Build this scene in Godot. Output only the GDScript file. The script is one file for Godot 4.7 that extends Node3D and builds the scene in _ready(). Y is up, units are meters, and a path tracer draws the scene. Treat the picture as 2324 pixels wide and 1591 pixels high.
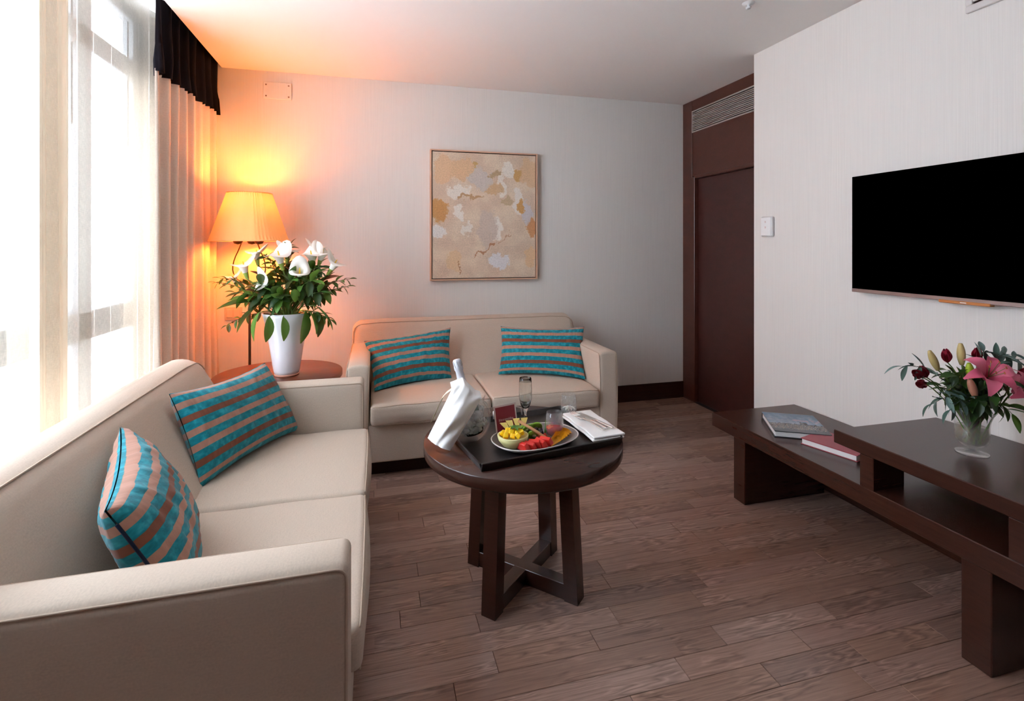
extends Node3D

var M := {}
var used := {}
var rng := RandomNumberGenerator.new()

# ---------------------------------------------------------------- helpers
func numbered(called: String) -> String:
	if not used.has(called):
		used[called] = 0
		return called
	used[called] += 1
	return "%s_%03d" % [called, used[called]]

func tag(o: Node3D, label: String, category: String, group := "", kind := "") -> Node3D:
	o.set_meta("label", label)
	o.set_meta("category", category)
	if group: o.set_meta("group", group)
	if kind: o.set_meta("kind", kind)
	return o

func thing(called: String, label: String, category: String, at := Vector3.ZERO, turn := 0.0, group := "", kind := "") -> Node3D:
	var o := Node3D.new()
	o.name = numbered(called)
	add_child(o)
	o.position = at
	o.rotation.y = turn
	tag(o, label, category, group, kind)
	return o

func S() -> SurfaceTool:
	var st := SurfaceTool.new()
	st.begin(Mesh.PRIMITIVE_TRIANGLES)
	return st

func fin(st: SurfaceTool) -> ArrayMesh:
	st.generate_normals()
	return st.commit()

func put(called: String, shape, mat: Material, parent: Node3D = null, label := "") -> MeshInstance3D:
	var o := MeshInstance3D.new()
	o.mesh = fin(shape) if shape is SurfaceTool else shape
	o.material_override = mat
	o.cast_shadow = GeometryInstance3D.SHADOW_CASTING_SETTING_ON
	if parent == null:
		o.name = numbered(called)
		add_child(o)
	else:
		o.name = called
		parent.add_child(o, true)
	if label: o.set_meta("label", label)
	return o

func tri(st: SurfaceTool, a: Vector3, b: Vector3, c: Vector3, out: Vector3) -> void:
	if (a - c).cross(a - b).dot(out) < 0.0:
		var t := b
		b = c
		c = t
	for p in [a, b, c]:
		st.set_uv(Vector2(p.x, p.z))
		st.add_vertex(p)

func quad(st: SurfaceTool, a: Vector3, b: Vector3, c: Vector3, d: Vector3, out: Vector3) -> void:
	tri(st, a, b, c, out)
	tri(st, a, c, d, out)

# chamfered box
func bx(st: SurfaceTool, c: Vector3, s: Vector3, b := 0.003, basis := Basis()) -> void:
	st.set_smooth_group(-1)
	var h := s * 0.5
	b = minf(b, minf(h.x, minf(h.y, h.z)) * 0.9)
	var V := func(sx, sy, sz, ax) -> Vector3:
		var p := Vector3(sx * (h.x - (0.0 if ax == 0 else b)), sy * (h.y - (0.0 if ax == 1 else b)), sz * (h.z - (0.0 if ax == 2 else b)))
		return c + basis * p
	for s1 in [-1, 1]:
		quad(st, V.call(s1, -1, -1, 0), V.call(s1, 1, -1, 0), V.call(s1, 1, 1, 0), V.call(s1, -1, 1, 0), basis * Vector3(s1, 0, 0))
		quad(st, V.call(-1, s1, -1, 1), V.call(1, s1, -1, 1), V.call(1, s1, 1, 1), V.call(-1, s1, 1, 1), basis * Vector3(0, s1, 0))
		quad(st, V.call(-1, -1, s1, 2), V.call(1, -1, s1, 2), V.call(1, 1, s1, 2), V.call(-1, 1, s1, 2), basis * Vector3(0, 0, s1))
		for s2 in [-1, 1]:
			quad(st, V.call(s1, s2, -1, 0), V.call(s1, s2, 1, 0), V.call(s1, s2, 1, 1), V.call(s1, s2, -1, 1), basis * Vector3(s1, s2, 0))
			quad(st, V.call(s1, -1, s2, 0), V.call(s1, 1, s2, 0), V.call(s1, 1, s2, 2), V.call(s1, -1, s2, 2), basis * Vector3(s1, 0, s2))
			quad(st, V.call(-1, s1, s2, 1), V.call(1, s1, s2, 1), V.call(1, s1, s2, 2), V.call(-1, s1, s2, 2), basis * Vector3(0, s1, s2))
			for s3 in [-1, 1]:
				tri(st, V.call(s1, s2, s3, 0), V.call(s1, s2, s3, 1), V.call(s1, s2, s3, 2), basis * Vector3(s1, s2, s3))

func box(c: Vector3, s: Vector3, b := 0.003) -> SurfaceTool:
	var st := S()
	bx(st, c, s, b)
	return st

# box between two corners
func slab(x0: float, x1: float, y0: float, y1: float, z0: float, z1: float, b := 0.003) -> SurfaceTool:
	return box(Vector3(x0 + x1, y0 + y1, z0 + z1) * 0.5, Vector3(absf(x1 - x0), absf(y1 - y0), absf(z1 - z0)), b)

func grid(st: SurfaceTool, rows: Array, flip := false, us := 1.0, vs := 1.0, group := 0) -> void:
	st.set_smooth_group(group)
	var m := rows.size()
	var n: int = rows[0].size()
	for i in m - 1:
		for j in n - 1:
			var ids := [[i, j], [i, j + 1], [i + 1, j + 1], [i, j], [i + 1, j + 1], [i + 1, j]]
			if flip: ids = [[i, j], [i + 1, j + 1], [i, j + 1], [i, j], [i + 1, j], [i + 1, j + 1]]
			for q in ids:
				st.set_uv(Vector2(us * q[1] / (n - 1.0), vs * q[0] / (m - 1.0)))
				st.add_vertex(rows[q[0]][q[1]])

# profile of Vector2(radius, y), upward = outside
func lathe(st: SurfaceTool, prof: Array, seg := 32, c := Vector3.ZERO, basis := Basis()) -> void:
	var rows := []
	for p in prof:
		var row := PackedVector3Array()
		for j in seg + 1:
			var t := TAU * (j % seg) / seg
			row.append(c + basis * Vector3(p.x * cos(t), p.y, p.x * sin(t)))
		rows.append(row)
	grid(st, rows)

func tube(st: SurfaceTool, pts: Array, r, seg := 8, caps := true) -> void:
	var rows := []
	var n := pts.size()
	var N := Vector3.ZERO
	for i in n:
		var T: Vector3 = (pts[mini(i + 1, n - 1)] - pts[maxi(i - 1, 0)]).normalized()
		if i == 0:
			N = T.cross(Vector3.UP if absf(T.y) < 0.9 else Vector3.RIGHT).normalized()
		else:
			N = (N - T * N.dot(T)).normalized()
		var B := N.cross(T)
		var rr: float = r[i] if r is Array else r
		var row := PackedVector3Array()
		for j in seg + 1:
			var t := TAU * (j % seg) / seg
			row.append(pts[i] + (N * cos(t) + B * sin(t)) * rr)
		rows.append(row)
	grid(st, rows)
	if caps:
		for e in [0, n - 1]:
			var out: Vector3 = pts[e] - pts[1 if e == 0 else n - 2]
			for j in seg:
				tri(st, pts[e], rows[e][j], rows[e][j + 1], out)

func bez(a: Vector3, b: Vector3, c: Vector3, n := 10) -> Array:
	var out := []
	for i in n + 1:
		var t := i / float(n)
		out.append(a.lerp(b, t).lerp(b.lerp(c, t), t))
	return out

# rounded soft box; deform is applied to every point
func soft(st: SurfaceTool, c: Vector3, s: Vector3, r: float, deform = null, n := 7) -> void:
	var h := s * 0.5
	var axes := []
	for k in 3:
		var l := []
		for i in 4: l.append(-h[k] + r * (1.0 - cos(i / 4.0 * PI / 2)) * 0.999)
		for i in n + 1: l.append(lerpf(-h[k] + r, h[k] - r, i / float(n)))
		for i in 4: l.append(h[k] - r * (1.0 - cos((3 - i) / 4.0 * PI / 2)) * 0.999)
		axes.append(l)
	for ax in 3:
		var u := (ax + 1) % 3
		var v := (ax + 2) % 3
		for sg in [-1.0, 1.0]:
			var rows := []
			for a in axes[u]:
				var row := PackedVector3Array()
				for b in axes[v]:
					var q := Vector3.ZERO
					q[ax] = sg * h[ax]
					q[u] = a
					q[v] = b
					var inner := q.clamp(-h + Vector3.ONE * r, h - Vector3.ONE * r)
					var d := q - inner
					var p := inner + d.normalized() * r
					p += c
					if deform != null: p = deform.call(p)
					row.append(p)
				rows.append(row)
			grid(st, rows, sg > 0)

func C(r: float, g: float, b: float, a := 1.0) -> Color:
	return Color(r / 255.0, g / 255.0, b / 255.0, a)

func mat(col: Color, rough := 0.6, spec := 0.5, metal := 0.0) -> StandardMaterial3D:
	var m := StandardMaterial3D.new()
	m.albedo_color = col
	m.roughness = rough
	m.metallic = metal
	m.metallic_specular = spec
	m.cull_mode = BaseMaterial3D.CULL_DISABLED
	return m

func glass(col: Color, rough := 0.02) -> StandardMaterial3D:
	var m := mat(col, rough, 0.5)
	m.transparency = BaseMaterial3D.TRANSPARENCY_ALPHA
	return m

func fn(seed_: int, freq: float, oct := 3) -> FastNoiseLite:
	var f := FastNoiseLite.new()
	f.seed = seed_
	f.frequency = freq
	f.noise_type = FastNoiseLite.TYPE_SIMPLEX_SMOOTH
	f.fractal_octaves = oct
	return f

func tex(w: int, h: int, f: Callable) -> ImageTexture:
	var im := Image.create(w, h, false, Image.FORMAT_RGBA8)
	for y in h:
		for x in w:
			im.set_pixel(x, y, f.call(x, y))
	return ImageTexture.create_from_image(im)

# seamless sample of noise on a torus-like blend
func wrapn(f: FastNoiseLite, x: float, y: float, w: float, h: float, sx: float, sy: float) -> float:
	var tx := x / w
	var ty := y / h
	var a := f.get_noise_2d(x * sx, y * sy)
	var b := f.get_noise_2d((x - w) * sx, y * sy)
	var c := f.get_noise_2d(x * sx, (y - h) * sy)
	var d := f.get_noise_2d((x - w) * sx, (y - h) * sy)
	return lerpf(lerpf(a, b, tx), lerpf(c, d, tx), ty)

func tri_map(m: StandardMaterial3D, t: Texture2D, sc: Vector3, world := true, off := Vector3.ZERO) -> void:
	m.albedo_texture = t
	m.uv1_triplanar = true
	m.uv1_world_triplanar = world
	m.uv1_scale = sc
	m.uv1_offset = off
	m.uv1_triplanar_sharpness = 8.0

# ---------------------------------------------------------------- materials
func materials() -> void:
	var n1 := fn(3, 0.02)
	var n2 := fn(8, 0.05)
	# silk wallpaper: fine vertical threads
	var wall_t := tex(512, 512, func(x: int, y: int):
		var a := wrapn(n1, x, y, 512, 512, 9.0, 0.25)
		var b := wrapn(n2, x, y, 512, 512, 9.0, 0.12)
		var v := 1.0 + 0.02 * a + 0.025 * b
		return Color(0.95 * v, 0.945 * v, 0.935 * v))
	M.wall = mat(C(243, 240, 236), 0.75, 0.3)
	tri_map(M.wall, wall_t, Vector3(1.3, 0.55, 1.3))
	M.ceiling = mat(C(240, 236, 231), 0.9, 0.2)
	M.outside = mat(C(200, 198, 192), 0.9, 0.2)
	# upholstery weave
	var fab_t := tex(256, 256, func(x: int, y: int):
		var w := 0.5 + 0.5 * sin(x * TAU / 4.0) * sin(y * TAU / 4.0)
		var v := 0.93 + 0.05 * w + 0.05 * wrapn(n2, x, y, 256, 256, 1.5, 1.5) + 0.03 * wrapn(n1, x, y, 256, 256, 0.6, 6.0)
		return Color(v, v, v))
	M.sofa = mat(C(208, 192, 175), 0.85, 0.25)
	tri_map(M.sofa, fab_t, Vector3(7, 7, 7), false)
	M.sofa.heightmap_enabled = true
	M.sofa.heightmap_texture = fab_t
	M.sofa.heightmap_scale = 0.12
	M.sofa.rim_enabled = true
	M.sofa.rim = 0.25
	M.sofa.rim_tint = 0.6
	M.piping = mat(C(186, 168, 150), 0.85, 0.2)
	# dark stained wood
	var g1 := fn(21, 0.012, 4)
	var g2 := fn(22, 0.06, 2)
	var dark_t := tex(512, 256, func(x: int, y: int):
		var a := wrapn(g1, x, y, 512, 256, 0.5, 7.0)
		var b := wrapn(g2, x, y, 512, 256, 0.4, 8.0)
		var v := 0.88 + 0.11 * a + 0.07 * b
		return Color(v, v * 0.97, v * 0.95))
	M.dark = mat(C(66, 39, 32), 0.25, 0.5)
	tri_map(M.dark, dark_t, Vector3(1.2, 2.4, 1.2))
	M.dark_matte = mat(C(40, 22, 17), 0.5, 0.4)
	M.door = mat(C(92, 52, 42), 0.34, 0.5)
	tri_map(M.door, dark_t, Vector3(2.2, 0.6, 2.2))
	M.door_leaf = mat(C(78, 44, 40), 0.42, 0.5)
	tri_map(M.door_leaf, dark_t, Vector3(2.2, 0.6, 2.2))
	M.cherry = mat(C(120, 66, 44), 0.3, 0.5)
	tri_map(M.cherry, dark_t, Vector3(1.2, 2.4, 1.2))
	# oak floor
	var o1 := fn(41, 0.004, 4)
	var o2 := fn(42, 0.02, 3)
	var o3 := fn(43, 0.09, 2)
	var oak := tex(1024, 512, func(x: int, y: int):
		var wob := wrapn(o1, x, y, 1024, 512, 0.55, 2.6)
		var ring := sin((y * 0.13 + wob * 34.0))
		var streak := wrapn(o2, x, y, 1024, 512, 0.12, 5.0)
		var pore := wrapn(o3, x, y, 1024, 512, 0.05, 5.0)
		var cath := clampf(0.2 + 2.5 * wrapn(o1, x + 3000, y, 1024, 512, 0.8, 1.5), 0.0, 1.0)
		var v := 0.86 + (0.02 + 0.08 * cath) * ring * absf(ring) + 0.12 * streak - 0.4 * maxf(0.0, pore - 0.15)
		return Color(v, v * 0.985, v * 0.97))
	var tones := [C(182, 149, 136), C(172, 139, 125), C(190, 158, 145), C(167, 136, 124), C(178, 143, 127), C(187, 152, 137), C(162, 131, 119), C(184, 150, 138)]
	M.planks = []
	for i in tones.size():
		var m := mat(tones[i], 0.26, 0.5)
		tri_map(m, oak, Vector3(0.62, 1.0, 1.9), true, Vector3(0.37 * i, 0, 0.43 * i + 0.1))
		m.heightmap_enabled = true
		m.heightmap_texture = oak
		m.heightmap_scale = 0.03
		M.planks.append(m)
	M.joint = mat(C(44, 30, 25), 0.8, 0.2)
	# curtains
	var sheer_t := tex(512, 512, func(x: int, y: int):
		var a := wrapn(n2, x, y, 512, 512, 12.0, 0.5)
		var b := wrapn(n2, y, x, 512, 512, 9.0, 0.7)
		var v := 0.97 + 0.02 * a
		return Color(v, v * 0.985, v * 0.96, clampf(0.5 + 0.12 * a + 0.12 * b, 0.15, 1.0)))
	M.sheer = mat(C(252, 249, 243), 0.9, 0.1)
	M.sheer.albedo_texture = sheer_t
	M.sheer.transparency = BaseMaterial3D.TRANSPARENCY_ALPHA
	M.sheer.backlight_enabled = true
	M.sheer.backlight = Color(0.34, 0.335, 0.325)
	M.drape = mat(C(226, 210, 194), 0.85, 0.2)
	tri_map(M.drape, fab_t, Vector3(5, 5, 5), false)
	M.drape.rim_enabled = true
	M.drape.rim = 0.3
	M.drape.rim_tint = 0.6
	M.black_cloth = mat(C(26, 23, 28), 0.9, 0.15)
	M.frame = mat(C(96, 98, 100), 0.5, 0.4)
	M.pane = glass(Color(0.9, 0.95, 0.95, 0.04))
	# striped velvet
	var strip := [[2, .05], [0, .05], [2, .085], [1, .07], [2, .085], [0, .07], [2, .085], [0, .07], [2, .085], [1, .07], [2, .085], [0, .07], [2, .075], [0, .04], [2, .02]]
	var cols := [C(176, 132, 114), C(128, 78, 60), C(20, 132, 148)]
	var vn := fn(61, 0.03, 3)
	var stripe_t := tex(512, 400, func(x: int, y: int):
		var v := y / 400.0
		var acc := 0.0
		var k := 2
		for s in strip:
			acc += s[1]
			if v < acc:
				k = s[0]
				break
		var c: Color = cols[k]
		if k == 2:
			var a := wrapn(vn, x, y, 512, 400, 1.2, 0.8)
			var b := wrapn(vn, y, x, 400, 512, 3.0, 3.5)
			c = c * (1.0 + 0.3 * a + 0.12 * b)
			c = c.lerp(C(95, 185, 200), clampf(a * 0.7, 0, 0.4))
		else:
			c = c * (1.0 + 0.1 * wrapn(vn, x, y, 512, 400, 2.5, 0.4))
		c.a = 1.0
		return c)
	M.stripe = mat(Color(1, 1, 1), 0.7, 0.25)
	M.stripe.albedo_texture = stripe_t
	M.stripe.rim_enabled = true
	M.stripe.rim = 0.35
	M.stripe.rim_tint = 0.5
	M.zip = mat(C(32, 42, 66), 0.6, 0.3)
	# lamp
	M.shade = mat(C(246, 204, 140), 0.8, 0.2)
	M.shade.backlight_enabled = true
	M.shade.backlight = C(84, 68, 46)
	M.bronze = mat(C(70, 46, 30), 0.4, 0.5, 0.6)
	M.bulb = mat(C(255, 236, 200), 0.4)
	M.bulb.emission_enabled = true
	M.bulb.emission = C(255, 190, 110)
	M.bulb.emission_energy_multiplier = 4.0
	# small stuff
	M.white_gloss = mat(C(232, 234, 240), 0.18, 0.5)
	M.white_plastic = mat(C(240, 240, 238), 0.4, 0.5)
	M.leaf = mat(C(52, 92, 40), 0.38, 0.5)
	M.leaf2 = mat(C(84, 128, 52), 0.4, 0.5)
	M.leaf3 = mat(C(38, 66, 36), 0.42, 0.5)
	M.leaf_brown = mat(C(112, 66, 44), 0.5, 0.4)
	for k in ["leaf", "leaf2", "leaf3"]:
		M[k].backlight_enabled = true
		M[k].backlight = Color(0.3, 0.4, 0.15)
	M.stem = mat(C(92, 128, 56), 0.5)
	M.twig = mat(C(78, 60, 40), 0.6)
	M.calla = mat(C(250, 248, 240), 0.5, 0.4)
	M.calla.backlight_enabled = true
	M.calla.backlight = Color(0.4, 0.4, 0.36)
	M.calla_neck = mat(C(168, 196, 96), 0.5, 0.4)
	M.spadix = mat(C(238, 200, 60), 0.6)
	M.glass = mat(Color(0.97, 0.985, 0.98, 0.0), 0.01, 0.5)
	M.glass.refraction_enabled = true
	M.glass.refraction_scale = 0.05
	M.thin_glass = glass(Color(0.92, 0.96, 0.96, 0.06))
	M.black_tv = mat(Color(0, 0, 0), 0.35, 0.0)
	M.tv_case = mat(C(24, 22, 22), 0.4, 0.4)
	M.tv_bar = mat(C(150, 132, 128), 0.35, 0.5, 0.4)
	M.tv_badge = mat(C(196, 128, 72), 0.35, 0.5, 0.3)
	M.tray = mat(C(38, 34, 33), 0.32, 0.5)
	M.steel = mat(C(228, 224, 218), 0.35, 0.5, 0.85)
	M.silver = mat(C(200, 202, 208), 0.35, 0.5, 0.7)
	M.napkin = mat(C(250, 249, 246), 0.9, 0.2)
	M.cream = mat(C(240, 226, 196), 0.9, 0.2)

# ---------------------------------------------------------------- scene
func _ready() -> void:
	rng.seed = 7
	view()
	materials()
	room()
	window()
	door()
	curtains()
	sofas()
	cushions()
	coffee_table()
	side_table()
	floor_lamp()
	console()
	television()
	wall_fittings()
	picture()
	tray_things()
	console_things()
	calla_bouquet()
	pink_bouquet()

func view() -> void:
	var cam := Camera3D.new()
	add_child(cam)
	cam.position = Vector3(0, 1.396, 0)
	cam.rotation.y = -atan(312.0 / 1163.0)
	cam.set_frustum(0.05 * 1591.0 / 1163.0, Vector2(0, -0.05 * 237.5 / 1163.0), 0.05, 60.0)
	cam.current = true
	var we := WorldEnvironment.new()
	var e := Environment.new()
	e.background_mode = Environment.BG_COLOR
	e.background_color = C(228, 240, 255)
	e.background_energy_multiplier = 17.5
	e.tonemap_mode = Environment.TONE_MAPPER_LINEAR
	e.tonemap_exposure = 1.0
	e.sdfgi_enabled = true
	e.ssao_enabled = true
	e.ssil_enabled = true
	we.environment = e
	add_child(we)

const ZB := -4.17      # back wall
const XD := 2.755      # door wall
const XT := 2.5        # television wall
const XW := -1.45      # window wall
const ZF := 0.8        # wall behind the camera
const H := 2.7

func room() -> void:
	var f := thing("floor", "brown oak strip parquet floor", "floor", Vector3.ZERO, 0, "", "structure")
	put("subfloor", slab(XW - 0.2, XD + 0.25, -0.2, -0.013, ZB - 0.2, ZF + 0.2, 0.0), M.joint, f)
	var r := RandomNumberGenerator.new()
	r.seed = 31
	var w := 0.094
	var lens := [0.36, 0.48, 0.62, 0.78, 0.95]
	var shared := {}
	var rest := []
	for i in M.planks.size(): rest.append(S())
	var z := ZB + 0.002
	while z < ZF - 0.005:
		var wz := minf(w, ZF - z)
		var x := XW
		var first := true
		while x < XD - 0.004:
			var l: float = lens[r.randi() % 5]
			if first: l = r.randf_range(0.2, 0.9)
			first = false
			if x + l > XD - 0.3: l = XD - x
			var k: int = r.randi() % M.planks.size()
			var c := Vector3(x + l / 2, -0.006, z + wz / 2)
			var size := Vector3(l - 0.0014, 0.012, wz - 0.0014)
			if c.x + l / 2 > -0.12 and c.z < -1.1 and not (c.x > 2.2 and c.z > -1.7):
				var key := "%.3f_%.3f" % [l, wz]
				if not shared.has(key):
					shared[key] = fin(box(Vector3.ZERO, size, 0.0012))
				var p := put("plank", shared[key], M.planks[k], f)
				p.position = c
			else:
				bx(rest[k], c, size, 0.0012)
			x += l
		z += w
	for k in M.planks.size():
		var p := put("planks_beyond", rest[k], M.planks[k], f)
		p.set_meta("kind", "stuff")

	var walls := [
		["wall_back", "pale silk papered wall behind the small sofa", slab(XW - 0.2, XD + 0.25, 0, H + 0.2, ZB - 0.15, ZB, 0.0)],
		["wall_right", "pale silk papered wall carrying the television", slab(XT, XD + 0.25, 0, H, -2.95, ZF, 0.002)],
		["wall_front", "dark wood panelled wall at the near end of the room", slab(XW - 0.2, XD + 0.25, 0, H + 0.2, ZF, ZF + 0.15, 0.0)],
	]
	for a in walls:
		tag(put(a[0], a[2], M.door if a[0] == "wall_front" else M.wall), a[1], "wall", "", "structure")
	tag(put("wall_recess", slab(XD + 0.1, XD + 0.25, 0, H, ZB, -2.95, 0.0), M.wall), "pale wall carrying the dark wooden door", "wall", "", "structure")
	var ce := thing("ceiling", "plain white plaster ceiling with curtain recess", "ceiling", Vector3.ZERO, 0, "", "structure")
	put("ceiling_slab", slab(-1.08, XD + 0.25, H, H + 0.2, ZB, ZF, 0.002), M.ceiling, ce)
	put("curtain_recess", slab(XW - 0.2, -1.08, H + 0.15, H + 0.2, ZB, ZF, 0.0), M.ceiling, ce)
	# window wall: strips around the opening
	var wl := thing("wall_left", "pale wall around the tall curtained window", "wall", Vector3.ZERO, 0, "", "structure")
	put("end_panel", slab(XW - 0.2, XW, 0, H + 0.2, ZB, -3.76, 0.0), M.wall, wl)
	put("end_panel", slab(XW - 0.2, XW, 0, H + 0.2, -1.1, ZF, 0.0), M.wall, wl)
	put("sill_panel", slab(XW - 0.2, XW, 0, 0.12, -3.76, -1.1, 0.0), M.wall, wl)
	put("head_panel", slab(XW - 0.2, XW, 2.82, H + 0.2, -3.76, -1.1, 0.0), M.wall, wl)
	tag(put("baseboard_back", slab(XW, XD, 0, 0.148, ZB, ZB + 0.014, 0.002), M.dark), "dark wooden skirting along the back wall", "baseboard", "", "structure")
	tag(put("baseboard_right", slab(XT - 0.014, XT, 0, 0.148, -2.95, ZF, 0.002), M.dark), "dark wooden skirting under the television wall", "baseboard", "", "structure")

func window() -> void:
	var w := thing("window_1", "tall grey framed window behind sheer curtain", "window", Vector3.ZERO, 0, "", "structure")
	var x0 := XW - 0.03
	var x1 := XW + 0.03
	put("jamb", slab(x0, x1, 0.12, 2.82, -3.76, -3.62, 0.004), M.frame, w)
	put("jamb", slab(x0, x1, 0.12, 2.82, -1.17, -1.1, 0.004), M.frame, w)
	for z in [-3.08, -1.86]:
		put("mullion", slab(x0, x1, 0.12, 2.82, z - 0.06, z + 0.06, 0.004), M.frame, w)
	for y in [[0.12, 0.2], [0.915, 1.06], [2.41, 2.52], [2.76, 2.82]]:
		put("rail", slab(x0, x1, y[0], y[1], -3.62, -1.17, 0.004), M.frame, w)
	for a in [[-3.62, -3.14], [-3.02, -1.92], [-1.8, -1.17]]:
		for y in [[0.2, 0.915], [1.06, 2.41], [2.52, 2.76]]:
			put("pane", slab(XW - 0.004, XW + 0.004, y[0], y[1], a[0], a[1], 0.0), M.pane, w)

func door() -> void:
	var d := thing("door_1", "dark reddish wooden door with slatted air grille above", "door", Vector3.ZERO, 0, "", "structure")
	var X0 := XD + 0.1
	put("stile", slab(XD, X0, 0, H, ZB, -4.03, 0.003), M.door, d)
	put("top_rail", slab(XD + 0.004, X0, 2.6, H, -4.03, -2.95, 0.002), M.door, d)
	put("transom_panel", slab(XD + 0.006, X0, 2.02, 2.42, -4.03, -2.95, 0.002), M.door, d)
	put("grille_back", slab(XD + 0.05, X0, 2.42, 2.6, -4.03, -2.95, 0.0), M.dark_matte, d)
	put("bead", slab(XD - 0.006, XD + 0.07, 0, 2.01, -4.03, -3.985, 0.004), M.door, d)
	put("bead", slab(XD - 0.006, XD + 0.07, 1.995, 2.022, -3.985, -2.95, 0.004), M.door, d)
	put("leaf", slab(XD + 0.035, X0, 0.004, 1.992, -3.985, -2.95, 0.002), M.door_leaf, d)
	var g := Node3D.new()
	g.name = "grille"
	d.add_child(g)
	var metal := mat(C(186, 176, 168), 0.4, 0.5, 0.4)
	put("grille_frame", slab(XD - 0.002, XD + 0.02, 2.41, 2.421, -4.03, -2.955, 0.001), metal, g)
	put("grille_frame", slab(XD - 0.002, XD + 0.02, 2.594, 2.605, -4.03, -2.955, 0.001), metal, g)
	put("grille_frame", slab(XD - 0.002, XD + 0.02, 2.421, 2.594, -4.03, -4.022, 0.001), metal, g)
	var sl := fin(box(Vector3.ZERO, Vector3(0.016, 0.0075, 1.06), 0.001))
	for i in 11:
		var s := put("slat", sl, metal, g)
		s.position = Vector3(XD + 0.008, 2.434 + i * 0.0147, -3.49)

# hanging cloth with folds along z
func cloth(x: float, z0: float, z1: float, y0: float, y1: float, amp: float, folds: float, seed_: int, off := 0.0, lean := 0.0, nz := 220, nyy := 14, taper := 0.0) -> SurfaceTool:
	var st := S()
	var nn := fn(seed_, 1.0, 2)
	var rows := []
	for i in nyy + 1:
		var ty := i / float(nyy)
		var y := lerpf(y0, y1, ty)
		var row := PackedVector3Array()
		for j in nz + 1:
			var t := j / float(nz)
			var ph := t * folds * TAU + 1.4 * nn.get_noise_2d(t * 5.0, ty * 0.35)
			var a := amp * (0.75 + 0.5 * nn.get_noise_2d(t * 3.0 + 9.0, ty * 0.8)) * (1.0 - 0.35 * ty)
			var s := sin(ph)
			var narrow := 1.0 - t * taper
			var xx := x + off + a * narrow * (s + 0.18 * sin(2.0 * ph + 1.0)) + t * taper * 0.17
			var zz := lerpf(z0, z1, t) + 0.35 * a * cos(ph) * cos(ph) * s + lean * (1.0 - ty) * t
			row.append(Vector3(xx, y, zz))
		rows.append(row)
	grid(st, rows, false, absf(z1 - z0) / 0.5, absf(y1 - y0) / 0.5)
	return st

func curtains() -> void:
	var a := put("sheer_curtain", cloth(-1.31, -3.7, -2.3, 0.02, 2.83, 0.016, 9.0, 5), M.sheer)
	tag(a, "thin white linen sheer hanging beside the beige drape", "curtain", "sheer curtains at the window")
	M.hem = mat(C(244, 236, 222), 0.9, 0.1)
	M.hem.albedo_texture = M.sheer.albedo_texture
	M.hem.backlight_enabled = true
	M.hem.backlight = Color(0.4, 0.39, 0.37)
	var b := put("sheer_curtain", cloth(-1.25, -2.52, -1.95, 0.02, 2.83, 0.022, 3.0, 11, 0.0, 0.0), M.sheer)
	tag(b, "overlapping white linen sheer at the left picture edge, its hem fold slanting", "curtain", "sheer curtains at the window")
	put("side_hem", cloth(-1.246, -2.56, -2.37, 0.02, 2.83, 0.012, 1.3, 12, 0.0, 0.0, 40), M.hem, b, "doubled linen hem down the leading edge")
	var d := thing("drape", "beige curtain with deep black top band gathered in folds", "curtain")
	put("curtain_cloth", cloth(-1.165, -3.2, -4.168, 0.015, 2.365, 0.05, 8.0, 17, 0.0, 0.0, 320, 14, 0.38), M.drape, d)
	put("top_band", cloth(-1.165, -3.197, -4.168, 2.35, 2.79, 0.05, 8.0, 17, 0.006, 0.0, 320, 5, 0.38), M.black_cloth, d, "black velvety band along the top")

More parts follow.
